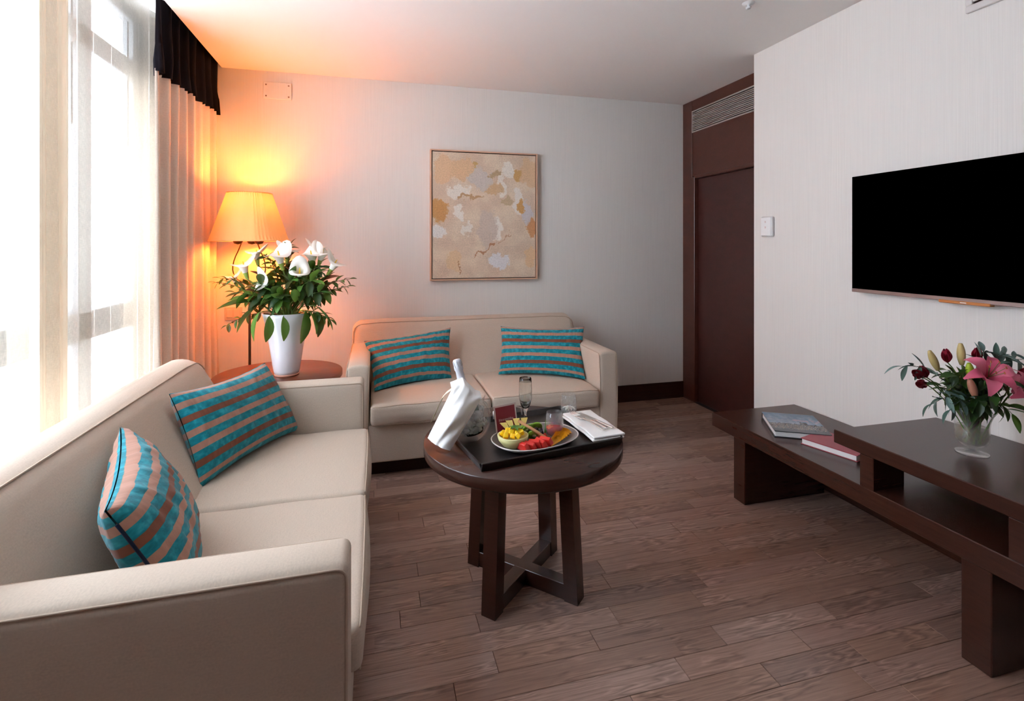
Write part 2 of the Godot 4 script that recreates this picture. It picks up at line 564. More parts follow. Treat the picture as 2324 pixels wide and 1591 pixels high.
# a sofa facing +z in its own space: x along its length, z towards the front
func make_sofa(o: Node3D, L: float) -> void:
	var hl := L / 2
	var aw := 0.135
	var D := 0.96
	# plinth and skirt base (front plane at z = 0)
	put("plinth", slab(-hl + 0.05, hl - 0.05, 0.0, 0.1, -D + 0.06, -0.09, 0.004), M.dark_matte, o)
	var st := S()
	soft(st, Vector3(0, 0.21, -D / 2), Vector3(L - 2 * aw + 0.03, 0.225, D - 0.03), 0.014, null, 4)
	put("base", st, M.sofa, o)
	# arms
	for s in [-1.0, 1.0]:
		st = S()
		var xc: float = s * (hl - aw / 2)
		var shape := func(p: Vector3) -> Vector3:
			var k := clampf((p.y - 0.1) / 0.59, 0, 1)
			p.x += s * 0.008 * sin(k * PI)
			if p.y > 0.5: p.y -= 0.012 * absf((p.x - xc) / (aw / 2)) ** 2 * (p.y - 0.5) / 0.19
			return p
		soft(st, Vector3(xc, 0.395, -D / 2 + 0.005), Vector3(aw, 0.59, D - 0.03), 0.022, shape, 8)
		var arm := put("arm", st, M.sofa, o)
		# seams round the outer panel and along the inner edge
		for e in [s * (hl - 0.005), s * (hl - aw + 0.005)]:
			var pts := []
			for i in 8: pts.append(shape.call(Vector3(e, lerpf(0.12, 0.655, i / 7.0), -0.0155)))
			for q in 5:
				var t := (q + 1) / 5.0 * PI / 2
				pts.append(shape.call(Vector3(e, 0.66 + 0.0245 * sin(t), -0.04 + 0.0245 * cos(t))))
			for i in 6: pts.append(shape.call(Vector3(e, 0.6845, lerpf(-0.1, -0.78, i / 5.0))))
			st = S()
			tube(st, pts, 0.0034, 6)
			put("piping", st, M.piping, arm)
	# raked back
	var rake := func(p: Vector3) -> Vector3:
		var k := clampf((0.84 - p.y) / 0.44, 0.0, 1.0)
		if p.z > -D + 0.08: p.z += 0.235 * k * clampf((p.z + D - 0.08) / 0.05, 0, 1)
		var e := clampf((absf(p.x) - (hl - 0.12)) / 0.12, 0, 1)
		p.y -= 0.02 * e * e * clampf((p.y - 0.6) / 0.2, 0, 1)
		return p
	st = S()
	soft(st, Vector3(0, 0.48, -D + 0.075), Vector3(L, 0.72, 0.15), 0.062, rake, 9)
	var back := put("backrest", st, M.sofa, o)
	st = S()
	var line := []
	var zf := func(y: float) -> float: return -D + 0.15 - 0.012 + 0.235 * clampf((0.84 - y) / 0.44, 0, 1)
	for y in [0.69, 0.73, 0.76]: line.append(Vector3(-hl + 0.012, y, zf.call(y) - 0.012))
	for q in 5:
		var t := q / 4.0 * PI / 2
		line.append(Vector3(-hl + 0.085 - 0.07 * cos(t), 0.77 + 0.045 * sin(t), zf.call(0.77 + 0.045 * sin(t)) - 0.004))
	for i in 9: line.append(Vector3(lerpf(-hl + 0.2, hl - 0.2, i / 8.0), 0.822, zf.call(0.822) - 0.001))
	for q in 5:
		var t := (4 - q) / 4.0 * PI / 2
		line.append(Vector3(hl - 0.085 + 0.07 * cos(t), 0.77 + 0.045 * sin(t), zf.call(0.77 + 0.045 * sin(t)) - 0.004))
	for y in [0.76, 0.73, 0.69]: line.append(Vector3(hl - 0.012, y, zf.call(y) - 0.012))
	tube(st, line, 0.003, 6)
	put("piping", st, M.piping, back)
	# two seat cushions
	var cw := (L - 2 * aw) / 2
	for s in [-1.0, 1.0]:
		st = S()
		var xc: float = s * cw / 2
		var puff := func(p: Vector3) -> Vector3:
			var u := (p.x - xc) / (cw / 2)
			var v := (p.z + 0.32) / 0.34
			var w := (1.0 - u * u) * (1.0 - v * v * 0.6)
			if p.y > 0.385: p.y += 0.018 * w
			if v > 0.8: p.z += 0.02 * (1.0 - u * u) * clampf((v - 0.8) / 0.2, 0, 1) * (1.0 - absf(p.y - 0.385) / 0.08)
			p.y += 0.002 * sin(p.x * 31.0 + p.z * 17.0)
			return p
		soft(st, Vector3(xc, 0.383, -0.335), Vector3(cw - 0.004, 0.122, 0.7), 0.024, puff, 9)
		var cu := put("seat_cushion", st, M.sofa, o)
		for yy in [0.436, 0.33]:
			var pts := []
			for i in 13:
				var u := -1.0 + i / 6.0
				pts.append(puff.call(Vector3(xc + u * (cw / 2 - 0.014), yy, 0.009)))
			st = S()
			tube(st, pts, 0.0028, 6)
			put("piping", st, M.piping, cu)

func sofas() -> void:
	var a := thing("sofa", "beige two-seat sofa standing under the window, in the foreground", "sofa", Vector3(-0.045, 0, -2.065), PI / 2)
	make_sofa(a, 1.735)
	var b := thing("sofa", "beige two-seat sofa standing against the back wall below the picture", "sofa", Vector3(0.712, 0, -3.15), 0.0)
	make_sofa(b, 1.745)

func pillow(label: String, B1: Vector3, B2: Vector3, T1: Vector3, T2: Vector3, th: float, seed_: int, flip := false, zip := false) -> void:
	var nrm := (B2 - B1).cross(T1 - B1).normalized()
	var nn := fn(seed_, 1.0, 3)
	var st := S()
	var nu := 44
	var nv := 30
	for side in [1.0, -1.0]:
		var rows := []
		for i in nv + 1:
			var v := i / float(nv)
			var row := PackedVector3Array()
			for j in nu + 1:
				var u := j / float(nu)
				var a := 2.0 * u - 1.0
				var b := 2.0 * v - 1.0
				var ub := 0.5 + 0.5 * a * (1.0 - 0.05 * (1.0 - b * b))
				var vb := 0.5 + 0.5 * b * (1.0 - 0.12 * (1.0 - a * a))
				var p := B1.lerp(B2, ub).lerp(T1.lerp(T2, ub), vb)
				var k := pow(maxf(0.0, (1.0 - a * a) * (1.0 - b * b)), 0.42)
				var wr := nn.get_noise_2d(u * 9.0, v * 2.2 + side * 7.0) * 0.009 * minf(1.0, k * 2.0) + nn.get_noise_2d(u * 22.0, v * 5.0 + side * 3.0) * 0.003 * minf(1.0, k * 3.0)
				p += nrm * side * (th * 0.5 * k + wr + 0.002)
				row.append(p)
			rows.append(row)
		grid(st, rows, side > 0, 1.0, 1.0)
	var o := thing("cushion", label, "cushion", Vector3.ZERO, 0, "striped velvet cushions")
	put("cover", st, M.stripe, o)
	if zip:
		st = S()
		var pts := []
		for i in 9:
			var v := lerpf(0.12, 0.88, i / 8.0)
			var b := 2.0 * v - 1.0
			pts.append(B2.lerp(T2, v).lerp(B1.lerp(T1, v), 0.025 * (1.0 - b * b) - 0.003))
		tube(st, pts, 0.004, 6)
		put("zip", st, M.zip, o)

func cushions() -> void:
	pillow("striped teal and brown cushion nearest the camera, its edge and zip showing", Vector3(-0.62, 0.452, -1.99), Vector3(-0.43, 0.455, -1.42), Vector3(-0.79, 0.815, -1.92), Vector3(-0.6, 0.785, -1.385), 0.17, 1, false, true)
	pillow("striped teal and brown cushion leaning in the far corner of the window sofa", Vector3(-0.375, 0.452, -2.83), Vector3(-0.655, 0.452, -2.24), Vector3(-0.55, 0.79, -2.895), Vector3(-0.785, 0.81, -2.31), 0.17, 2)
	pillow("striped teal and brown cushion at the left end of the back wall sofa", Vector3(0.0, 0.452, -3.44), Vector3(0.53, 0.452, -3.64), Vector3(-0.07, 0.735, -3.7), Vector3(0.545, 0.79, -3.79), 0.15, 3)
	pillow("striped teal and brown cushion at the right end of the back wall sofa", Vector3(0.87, 0.462, -3.62), Vector3(1.44, 0.452, -3.37), Vector3(0.92, 0.79, -3.76), Vector3(1.53, 0.785, -3.6), 0.15, 4)

const TC := Vector3(0.6, 0, -2.06)

func coffee_table() -> void:
	var o := thing("coffee_table", "round dark wooden table with crossed base, carrying the fruit tray", "table", TC)
	var st := S()
	lathe(st, [Vector2(0.0, 0.551), Vector2(0.404, 0.551), Vector2(0.408, 0.555), Vector2(0.41, 0.56)], 72)
	lathe(st, [Vector2(0.41, 0.56), Vector2(0.41, 0.596)], 72)
	lathe(st, [Vector2(0.41, 0.596), Vector2(0.407, 0.6), Vector2(0.0, 0.6)], 72)
	put("tabletop", st, M.dark, o)
	for k in 4:
		var a := PI / 4 + k * PI / 2 + 0.02
		var dir := Vector3(cos(a), 0, sin(a))
		var side := Vector3(-sin(a), 0, cos(a))
		# leg: slightly splayed post
		st = S()
		var w := 0.031
		var prof := func(y: float, ro: float, ri: float) -> Array:
			return [dir * ri - side * w + Vector3(0, y, 0), dir * ro - side * w + Vector3(0, y, 0), dir * ro + side * w + Vector3(0, y, 0), dir * ri + side * w + Vector3(0, y, 0)]
		var lo: Array = prof.call(0.0, 0.262, 0.205)
		var hi: Array = prof.call(0.552, 0.232, 0.175)
		st.set_smooth_group(-1)
		for q in 4:
			var mid: Vector3 = (lo[q] + lo[(q + 1) % 4]) * 0.5 - dir * 0.233
			quad(st, lo[q], lo[(q + 1) % 4], hi[(q + 1) % 4], hi[q], mid)
		quad(st, lo[0], lo[1], lo[2], lo[3], Vector3.DOWN)
		put("leg", st, M.dark, o)
	for k in 2:
		var a := PI / 4 + k * PI / 2 + 0.02
		st = S()
		bx(st, Vector3(0, 0.0335, 0), Vector3(0.41, 0.063 - k * 0.0006, 0.056), 0.002, Basis(Vector3.UP, -a))
		put("stretcher", st, M.dark, o)

const SC := Vector3(-0.575, 0, -3.475)

func side_table() -> void:
	var o := thing("side_table", "round reddish brown corner table under the white vase of calla lilies", "table", SC)
	var st := S()
	lathe(st, [Vector2(0.0, 0.565), Vector2(0.372, 0.565), Vector2(0.375, 0.57)], 64)
	lathe(st, [Vector2(0.375, 0.57), Vector2(0.375, 0.596)], 64)
	lathe(st, [Vector2(0.375, 0.596), Vector2(0.372, 0.6), Vector2(0.0, 0.6)], 64)
	put("tabletop", st, M.cherry, o)
	for k in 4:
		var a := PI / 4 + k * PI / 2
		st = S()
		bx(st, Vector3(cos(a) * 0.2, 0.283, sin(a) * 0.2), Vector3(0.045, 0.566, 0.045), 0.003, Basis(Vector3.UP, -a))
		put("leg", st, M.cherry, o)

func floor_lamp() -> void:
	var P := Vector3(-0.829, 0.0, -3.87)
	var o := thing("floor_lamp", "lit standing lamp with pleated cream shade in the corner", "lamp", P)
	var st := S()
	lathe(st, [Vector2(0, 0), Vector2(0.13, 0), Vector2(0.13, 0.01), Vector2(0.04, 0.022), Vector2(0.014, 0.04), Vector2(0, 0.04)], 32)
	put("base", st, M.bronze, o)
	st = S()
	tube(st, [Vector3(0, 0.02, 0), Vector3(0, 1.15, 0)], 0.0085, 10)
	put("pole", st, M.bronze, o)
	for s in [-1.0, 1.0]:
		st = S()
		var pts := bez(Vector3(0, 1.13, 0), Vector3(s * 0.16, 1.17, 0.02), Vector3(s * 0.07, 1.36, 0.01), 10)
		pts.append(Vector3(s * 0.02, 1.5, 0))
		tube(st, pts, 0.004, 6)
		put("stay", st, M.bronze, o)
	st = S()
	tube(st, [Vector3(0, 1.46, 0), Vector3(0, 1.75, 0)], 0.005, 8)
	put("finial_rod", st, M.bronze, o)
	for k in 3:
		var a := 0.5 + k * TAU / 3
		var c := Vector3(cos(a) * 0.075, 0, sin(a) * 0.075)
		st = S()
		lathe(st, [Vector2(0, 1.405), Vector2(0.024, 1.412), Vector2(0.032, 1.428), Vector2(0.022, 1.455), Vector2(0, 1.46)], 16, c)
		tube(st, [c + Vector3(0, 1.44, 0), Vector3(0, 1.47, 0)], 0.004, 6)
		put("bulb_holder", st, M.bronze, o)
		st = S()
		tube(st, [c + Vector3(0, 1.455, 0), c + Vector3(0, 1.62, 0)], 0.011, 12)
		put("candle_tube", st, M.cream, o)
		st = S()
		lathe(st, [Vector2(0, 1.62), Vector2(0.012, 1.623), Vector2(0.016, 1.638), Vector2(0.024, 1.665), Vector2(0.022, 1.685), Vector2(0.012, 1.698), Vector2(0, 1.7)], 16, c)
		put("bulb", st, M.bulb, o)
		var l := OmniLight3D.new()
		l.name = "bulb_light"
		o.add_child(l, true)
		l.position = c + Vector3(0, 1.668, 0)
		l.light_color = C(255, 150, 62)
		l.light_energy = 0.31
		l.light_size = 0.022
		l.omni_range = 12.0
		l.omni_attenuation = 2.0
		l.shadow_enabled = true
	# pleated shade
	st = S()
	var rows := []
	var n := 132
	for i in 9:
		var t := i / 8.0
		var row := PackedVector3Array()
		for j in n + 1:
			var a := TAU * (j % n) / n
			var r := lerpf(0.245, 0.138, t) + (0.0042 if j % 2 == 0 else -0.0042) + 0.0015 * sin(a * 17.0)
			row.append(Vector3(r * cos(a), lerpf(1.43, 1.756, t), r * sin(a)))
		rows.append(row)
	grid(st, rows)
	var sh := put("lamp_shade", st, M.shade, o, "pleated cream fabric shade")
	for e in [[0.2455, 1.43], [0.1385, 1.756]]:
		st = S()
		var ring := []
		for j in 49: ring.append(Vector3(e[0] * cos(TAU * j / 48.0), e[1], e[0] * sin(TAU * j / 48.0)))
		tube(st, ring, 0.0045, 6, false)
		put("binding", st, M.shade, sh)
	st = S()
	for k in 3:
		var a := k * TAU / 3
		tube(st, [Vector3(0, 1.745, 0), Vector3(cos(a) * 0.137, 1.754, sin(a) * 0.137)], 0.002, 5)
	put("spider", st, M.bronze, o)

func console() -> void:
	var o := thing("console_table", "long low dark wooden media bench with raised bridge top", "console table", Vector3(2.2, 0, -1.75))
	var X0 := 1.9 - 2.2
	var X1 := 2.484 - 2.2
	var zz := func(z: float) -> float: return z + 1.75
	put("shelf", slab(X0, X1, 0.35, 0.426, zz.call(-2.585), zz.call(-0.93), 0.003), M.dark, o)
	put("leg", slab(X0 + 0.022, X1 - 0.03, 0, 0.35, zz.call(-2.425), zz.call(-2.337), 0.003), M.dark, o)
	put("leg", slab(X0 + 0.022, X1 - 0.03, 0, 0.35, zz.call(-1.285), zz.call(-1.195), 0.003), M.dark, o)
	put("bridge_top", slab(X0, X1, 0.555, 0.611, zz.call(-1.765), zz.call(-0.9), 0.003), M.dark, o)
	put("bridge_post", slab(X0, X0 + 0.16, 0.426, 0.555, zz.call(-1.642), zz.call(-1.583), 0.002), M.dark, o)
	put("bridge_post", slab(X0, X1 - 0.02, 0.426, 0.555, zz.call(-1.138), zz.call(-0.96), 0.002), M.dark, o)

func television() -> void:
	var o := thing("television", "large flat black wall television, switched off", "television", Vector3(2.47, 1.457, -1.618))
	put("case", slab(-0.028, 0.012, -0.285, 0.303, -0.53, 0.53, 0.003), M.tv_case, o)
	put("screen", slab(-0.0305, -0.027, -0.285, 0.303, -0.534, 0.534, 0.0005), M.black_tv, o)
	put("lower_bar", slab(-0.034, 0.004, -0.303, -0.285, -0.534, 0.534, 0.002), M.tv_bar, o)
	put("badge", slab(-0.037, -0.01, -0.312, -0.299, -0.1, 0.1, 0.002), M.tv_badge, o, "copper coloured badge strip")
	put("badge_mark", slab(-0.0382, -0.036, -0.3075, -0.3035, -0.012, 0.012, 0.0005), M.white_plastic, o)
	put("wall_bracket", slab(0.01, 0.029, -0.15, 0.15, -0.2, 0.2, 0.003), M.tv_case, o)

func wall_fittings() -> void:
	# room thermostat on the television wall
	var o := thing("thermostat", "small white wall control beside the door opening", "thermostat", Vector3(XT, 1.522, -2.81))
	put("housing", slab(-0.028, 0, -0.066, 0.066, -0.048, 0.048, 0.008), M.white_plastic, o)
	for y in [0.03, -0.005]:
		put("button", slab(-0.0305, -0.027, y - 0.006, y + 0.006, -0.008, 0.004, 0.002), mat(C(226, 208, 204), 0.5), o)
	# air vent high on the television wall
	o = thing("air_vent", "white louvred air vent high on the television wall", "air vent", Vector3(XT, 2.53, -1.3))
	var vm := mat(C(214, 208, 204), 0.5)
	put("backing", slab(-0.004, 0, -0.1, 0.1, -0.32, 0.32, 0.0), M.dark_matte, o)
	for y in [-0.124, 0.094]:
		put("frame_bar", slab(-0.016, 0, y, y + 0.03, -0.345, 0.345, 0.003), vm, o)
	for z in [-0.345, 0.317]:
		put("frame_bar", slab(-0.016, 0, -0.094, 0.094, z, z + 0.028, 0.003), vm, o)
	for i in 9:
		put("louvre", slab(-0.012, -0.004, -0.083 + i * 0.0205, -0.0735 + i * 0.0205, -0.317, 0.317, 0.001), vm, o)
	# papered hatch on the back wall
	o = thing("wall_hatch", "small papered access plate with four screws, high on back wall", "access plate", Vector3(-0.702, 2.556, ZB))
	put("plate", slab(-0.098, 0.098, -0.062, 0.062, 0, 0.012, 0.002), M.wall, o)
	for x in [-0.078, 0.078]:
		for y in [-0.042, 0.042]:
			var st := S()
			lathe(st, [Vector2(0.006, 0), Vector2(0.006, 0.0012), Vector2(0, 0.0018)], 10, Vector3(x, y, 0.012), Basis(Vector3.RIGHT, PI / 2))
			put("screw", st, mat(C(150, 120, 100), 0.5), o)
	# light switch
	o = thing("light_switch", "beige double light switch on the back wall behind the lamp", "light switch", Vector3(-1.0, 0.9, ZB))
	var sm := mat(C(214, 194, 170), 0.45)
	put("plate", slab(-0.058, 0.058, -0.048, 0.048, 0, 0.009, 0.003), sm, o)
	for x in [-0.024, 0.024]:
		put("rocker", slab(x - 0.021, x + 0.021, -0.03, 0.03, 0.008, 0.013, 0.002), sm, o)
	o = thing("ceiling_sprinkler", "tiny white sprinkler head on the ceiling", "sprinkler", Vector3(1.94, H, -2.33))
	var s2 := S()
	lathe(s2, [Vector2(0, -0.03), Vector2(0.012, -0.03), Vector2(0.014, -0.022), Vector2(0.006, -0.018), Vector2(0.007, -0.006), Vector2(0.03, -0.004), Vector2(0.032, 0)], 18)
	put("head", s2, M.white_plastic, o)

func picture() -> void:
	var o := thing("framed_picture", "abstract cream and ochre collage in a thin pale wood frame", "picture", Vector3(0.88, 1.644, ZB))
	var fm := mat(C(214, 174, 146), 0.45)
	var w := 0.45
	var h := 0.528
	for s in [-1.0, 1.0]:
		put("frame_bar", box(Vector3(s * (w - 0.0055), 0, 0.026), Vector3(0.011, 2 * h, 0.044), 0.0015), fm, o)
		put("frame_bar", box(Vector3(0, s * (h - 0.0055), 0.026), Vector3(2 * w - 0.022, 0.011, 0.044), 0.0015), fm, o)
	put("backing", box(Vector3(0, 0, 0.012), Vector3(2 * w - 0.022, 2 * h - 0.022, 0.016), 0.0), M.dark_matte, o)
	var blobs := [
		[.06, .46, .09, .09, C(204, 152, 96)], [.97, .58, .08, .08, C(208, 150, 104)], [.41, .09, .035, .025, C(200, 164, 108)], [.82, .16, .05, .05, C(206, 164, 106)],
		[.72, .13, .08, .07, C(236, 228, 216)], [.66, .26, .05, .09, C(234, 226, 214)], [.83, .38, .05, .12, C(232, 224, 214)], [.6, .61, .07, .09, C(238, 232, 222)], [.64, .87, .1, .07, C(226, 226, 228)],
		[.06, .62, .08, .06, C(232, 230, 226)], [.25, .31, .12, .05, C(236, 228, 216)], [.24, .47, .05, .07, C(236, 230, 220)], [.33, .6, .06, .05, C(234, 226, 214)], [.52, .6, .1, .16, C(208, 190, 176)],
		[.28, .13, .13, .1, C(222, 186, 148)], [.93, .14, .1, .12, C(220, 186, 150)], [.1, .14, .1, .12, C(224, 188, 152)], [.58, .27, .1, .06, C(210, 176, 136)], [.45, .2, .12, .1, C(206, 196, 188)], [.92, .47, .06, .1, C(206, 200, 202)],
		[.95, .83, .06, .1, C(224, 190, 152)], [.2, .85, .08, .09, C(222, 192, 156)], [.86, .42, .04, .05, C(206, 156, 96)], [.72, .38, .06, .03, C(196, 172, 138)], [.6, .17, .07, .025, C(186, 160, 124)], [.36, .35, .13, .015, C(190, 152, 112)]]
	var nb := fn(81, 0.02, 4)
	var nc := fn(82, 0.05, 3)
	var W := 380
	var Hh := 450
	var base := C(226, 206, 182)
	var t := tex(W, Hh, func(x: int, y: int):
		var u := x / float(W) + 0.045 * nb.get_noise_2d(x, y) + 0.012 * nc.get_noise_2d(x * 2.0, y * 2.0)
		var v := y / float(Hh) + 0.045 * nb.get_noise_2d(x + 900, y) + 0.012 * nc.get_noise_2d(x * 2.0 + 500, y * 2.0)
		var c := base.lerp(C(214, 190, 168), clampf(0.5 + 1.2 * nb.get_noise_2d(x * 0.5 + 70, y * 0.5), 0, 1))
		for b in blobs:
			var d := Vector2((u - b[0]) / b[2], (v - b[1]) / b[3]).length()
			if d < 1.0: c = c.lerp(b[4], clampf((1.0 - d) * 6.0, 0, 0.92))
		# rows of faint print on the pasted paper
		if y % 6 < 2 and nc.get_noise_2d(x * 6.0, (y / 6) * 40.0) > 0.02 and nb.get_noise_2d((x / 60) * 61.0, (y / 48) * 77.0) > 0.0:
			c = c.darkened(0.09)
		c = c * (1.0 + 0.06 * nc.get_noise_2d(x * 3.0, y * 3.0))
		# rusty strokes
		var e1 := absf((v - 0.775) + 0.55 * (u - 0.5)) + maxf(0, absf(u - 0.5) - 0.1)
		if e1 < 0.009: c = c.lerp(C(170, 112, 76), 0.7)
		var e2 := absf((v - 0.68) + 0.8 * (u - 0.69)) + maxf(0, absf(u - 0.69) - 0.06)
		if e2 < 0.005: c = c.lerp(C(176, 124, 92), 0.6)
		var e3 := absf(u - 0.255 - 0.1 * (v - 0.9)) + maxf(0, absf(v - 0.92) - 0.05)
		if e3 < 0.006: c = c.lerp(C(160, 110, 76), 0.7)
		c.a = 1.0
		return c)
	var pm := mat(Color(1, 1, 1), 0.7, 0.3)
	pm.albedo_texture = t
	var st := S()
	var pw := w - 0.018
	var ph := h - 0.018
	grid(st, [PackedVector3Array([Vector3(-pw, ph, 0.04), Vector3(pw, ph, 0.04)]), PackedVector3Array([Vector3(-pw, -ph, 0.04), Vector3(pw, -ph, 0.04)])], false)
	var cv := put("canvas_edge", box(Vector3(0, 0, 0.03), Vector3(2 * pw, 2 * ph, 0.019), 0.0), mat(C(226, 206, 182), 0.8), o)
	put("collage", st, pm, cv)

# ---------------------------------------------------------------- tray and what stands on it
const TU := Vector3(0.985, 0, -0.174)
const TV := Vector3(-0.174, 0, -0.985)
const TO := Vector3(0.365, 0.6, -1.77)

func on_tray(u: float, v: float, y := 0.0) -> Vector3:
	return TO + TU * u + TV * v + Vector3(0, y, 0)

func tray_things() -> void:
	var tb := Basis(TU, Vector3.UP, -TV)
	var turn := atan2(0.174, 0.985)
	var o := thing("serving_tray", "black rectangular serving tray on the round table", "tray", on_tray(0.3, 0.22), turn)
	put("tray_floor", box(Vector3(0, 0.004, 0), Vector3(0.6, 0.008, 0.44), 0.002), M.tray, o)
	for s in [-1.0, 1.0]:
		var st := S()
		bx(st, Vector3(0, 0.016, s * 0.2215), Vector3(0.606, 0.032, 0.007), 0.002, Basis(Vector3.RIGHT, s * 0.35))
		put("rim", st, M.tray, o)
		st = S()
		bx(st, Vector3(s * 0.3015, 0.016, 0), Vector3(0.007, 0.032, 0.44), 0.002, Basis(Vector3.BACK, -s * 0.35))
		put("rim", st, M.tray, o)
	var hs := S()
	tube(hs, [Vector3(-0.07, 0.02, -0.215), Vector3(-0.068, 0.05, -0.222), Vector3(-0.03, 0.062, -0.224), Vector3(0.03, 0.062, -0.224), Vector3(0.068, 0.05, -0.222), Vector3(0.07, 0.02, -0.215)], 0.004, 8)
	put("handle", hs, M.steel, o, "thin metal handle at the back of the tray")

	# ice bowl, ice, bottle, cloths
	var bc := on_tray(0.055, 0.295, 0.008)
	bc = Vector3(0.366, 0.608, -2.068)
	o = thing("ice_bowl", "round clear glass ice bowl holding the bottle", "bowl", bc)
	var st := S()
	var prof := [Vector2(0, 0.0), Vector2(0.045, 0.0)]
	for i in 15:
		var a := lerpf(-1.05, 0.78, i / 14.0)
		prof.append(Vector2(0.097 * cos(a), 0.086 + 0.099 * sin(a)))
	prof.append(Vector2(0.07, 0.168))
	prof.append(Vector2(0.074, 0.178))
	lathe(st, prof, 40)
	put("bowl", st, M.thin_glass, o)
	var ice := glass(Color(0.93, 0.95, 0.96, 0.32), 0.12)
	st = S()
	for i in 110:
		var d := Vector3(rng.randf_range(-1, 1), rng.randf_range(-1, 0.55), rng.randf_range(-1, 1))
		if d.length() > 1.0: d = d.normalized() * rng.randf_range(0.7, 1.0)
		var c := Vector3(0, 0.086, 0) + d * Vector3(0.068, 0.066, 0.068)
		bx(st, c, Vector3(1, 1, 1) * rng.randf_range(0.018, 0.026), 0.004, Basis.from_euler(Vector3(rng.randf() * 3, rng.randf() * 3, rng.randf() * 3)))
	var ic := put("crushed_ice", st, ice)
	ic.position = bc
	tag(ic, "clear ice cubes filling the round glass bowl", "ice", "", "stuff")
	var b0 := Vector3(0.392, 0.632, -2.066)
	var b1 := Vector3(0.324, 0.932, -2.083)
	var ax := (b1 - b0).normalized()
	var side := ax.cross(Vector3.BACK).normalized()
	var bb := Basis(side, ax, side.cross(ax))
	o = thing("bottle", "champagne bottle with silvery white foil neck leaning in the ice bowl", "bottle", b0)
	var L := (b1 - b0).length()
	st = S()
	lathe(st, [Vector2(0, 0), Vector2(0.04, 0.0), Vector2(0.043, 0.006), Vector2(0.043, 0.12), Vector2(0.038, 0.15), Vector2(0.024, 0.185), Vector2(0.019, 0.2)], 28, Vector3.ZERO, bb)
	put("bottle_glass", st, mat(C(30, 46, 28), 0.08, 0.5), o)
	st = S()
	lathe(st, [Vector2(0.0245, 0.184), Vector2(0.02, 0.2), Vector2(0.0165, 0.23), Vector2(0.0155, L - 0.048), Vector2(0.0185, L - 0.042), Vector2(0.0185, L - 0.032), Vector2(0.0165, L - 0.028), Vector2(0.017, L - 0.008), Vector2(0.014, L - 0.001), Vector2(0, L)], 28, Vector3.ZERO, bb)
	var foil := mat(C(226, 228, 236), 0.3, 0.5, 0.15)
	put("foil", st, foil, o, "white silvery foil on the neck")
	st = S()
	for k in 8:
		var a := k * TAU / 8
		tube(st, [bb * Vector3(0.0185 * cos(a), L - 0.03, 0.0185 * sin(a)), bb * Vector3(0.0178 * cos(a + 0.3), L - 0.006, 0.0178 * sin(a + 0.3))], 0.0008, 5)
	put("wire_cage", st, M.silver, o)

	# white napkin slung over the bowl, falling on the near side
	st = S()
	var TL := Vector3(0.296, 0.825, -2.03)
	var TR := Vector3(0.412, 0.79, -2.0)
	var BL := Vector3(0.204, 0.628, -2.06)
	var BR := Vector3(0.283, 0.603, -1.978)
	var rows := []
	var nn := fn(91, 2.0, 2)
	for i in 29:
		var v := i / 28.0
		var row := PackedVector3Array()
		for j in 29:
			var u := j / 28.0
			var p := TL.lerp(TR, u).lerp(BL.lerp(BR, u), v)
			p += Vector3(-0.12, 0.1, 0.9).normalized() * (0.055 * sin(u * PI) * sin(v * PI * 0.85) + 0.012 * nn.get_noise_2d(u * 0.9 + v * 0.5, v * 0.5) + 0.007 * maxf(0.0, 1.0 - absf(u - 0.62 + 0.25 * v) * 9.0))
			p.y += (1.0 - v) * 0.035 * maxf(0.0, 1.0 - absf(u - 0.42) / 0.42)
			row.append(p)
		rows.append(row)
	# fold over the rim towards the bottle
	for k in 3:
		var row := PackedVector3Array()
		for j in 29:
			var p: Vector3 = rows[0][j]
			p += Vector3(0.0, [0.006, 0.0, -0.02][0], -0.014)
			row.append(p)
		rows.push_front(row)
	grid(st, rows, true)
	o = thing("napkin", "white cloth napkin draped over the side of the ice bowl", "napkin")
	put("cloth", st, M.napkin, o)
	st = S()
	rows = []
	for i in 9:
		var v := i / 8.0
		var row := PackedVector3Array()
		for j in 5:
			var u := j / 4.0
			var p := Vector3(0.318, 0.822, -2.075).lerp(Vector3(0.268, 0.786, -2.085), minf(1.0, v * 2.2))
			if v > 0.4545: p = Vector3(0.268, 0.786, -2.085).lerp(Vector3(0.212, 0.668, -2.09), (v - 0.4545) / 0.5455)
			p += Vector3(0.018 * u, 0.004 * sin(u * PI), 0.004 - 0.05 * u)
			row.append(p)
		rows.append(row)
	grid(st, rows)
	put("cream_fold", st, M.cream, o, "cream folded edge behind the white cloth")

	# welcome card
	var c0 := Vector3(0.478, 0.61, -2.02)
	o = thing("welcome_card", "small dark red welcome card with white border leaning on the tray", "card", c0, 0.33)
	var tilt := Basis(Vector3.RIGHT, -0.22)
	st = S()
	bx(st, tilt * Vector3(0.055, 0.066, 0), Vector3(0.108, 0.128, 0.0016), 0.0003, tilt)
	put("card_sheet", st, mat(C(226, 208, 206), 0.6), o)
	st = S()
	bx(st, tilt * Vector3(0.055, 0.066, 0.001), Vector3(0.095, 0.114, 0.0006), 0.0001, tilt)
	put("red_field", st, mat(C(148, 40, 56), 0.55), o)
	var tm := TextMesh.new()
	var sf := SystemFont.new()
	sf.font_names = PackedStringArray(["Droid Serif"])
	sf.font_italic = true
	tm.font = sf
	tm.text = "Bienvenidos"
	tm.font_size = 24
	tm.pixel_size = 0.00052
	tm.depth = 0.0004
	var txt := put("lettering", tm, mat(C(236, 200, 200), 0.6), o)
	txt.transform = Transform3D(tilt, tilt * Vector3(0.055, 0.072, 0.0018))

	fruit_plate(turn)
	glasses()
	cutlery(turn)

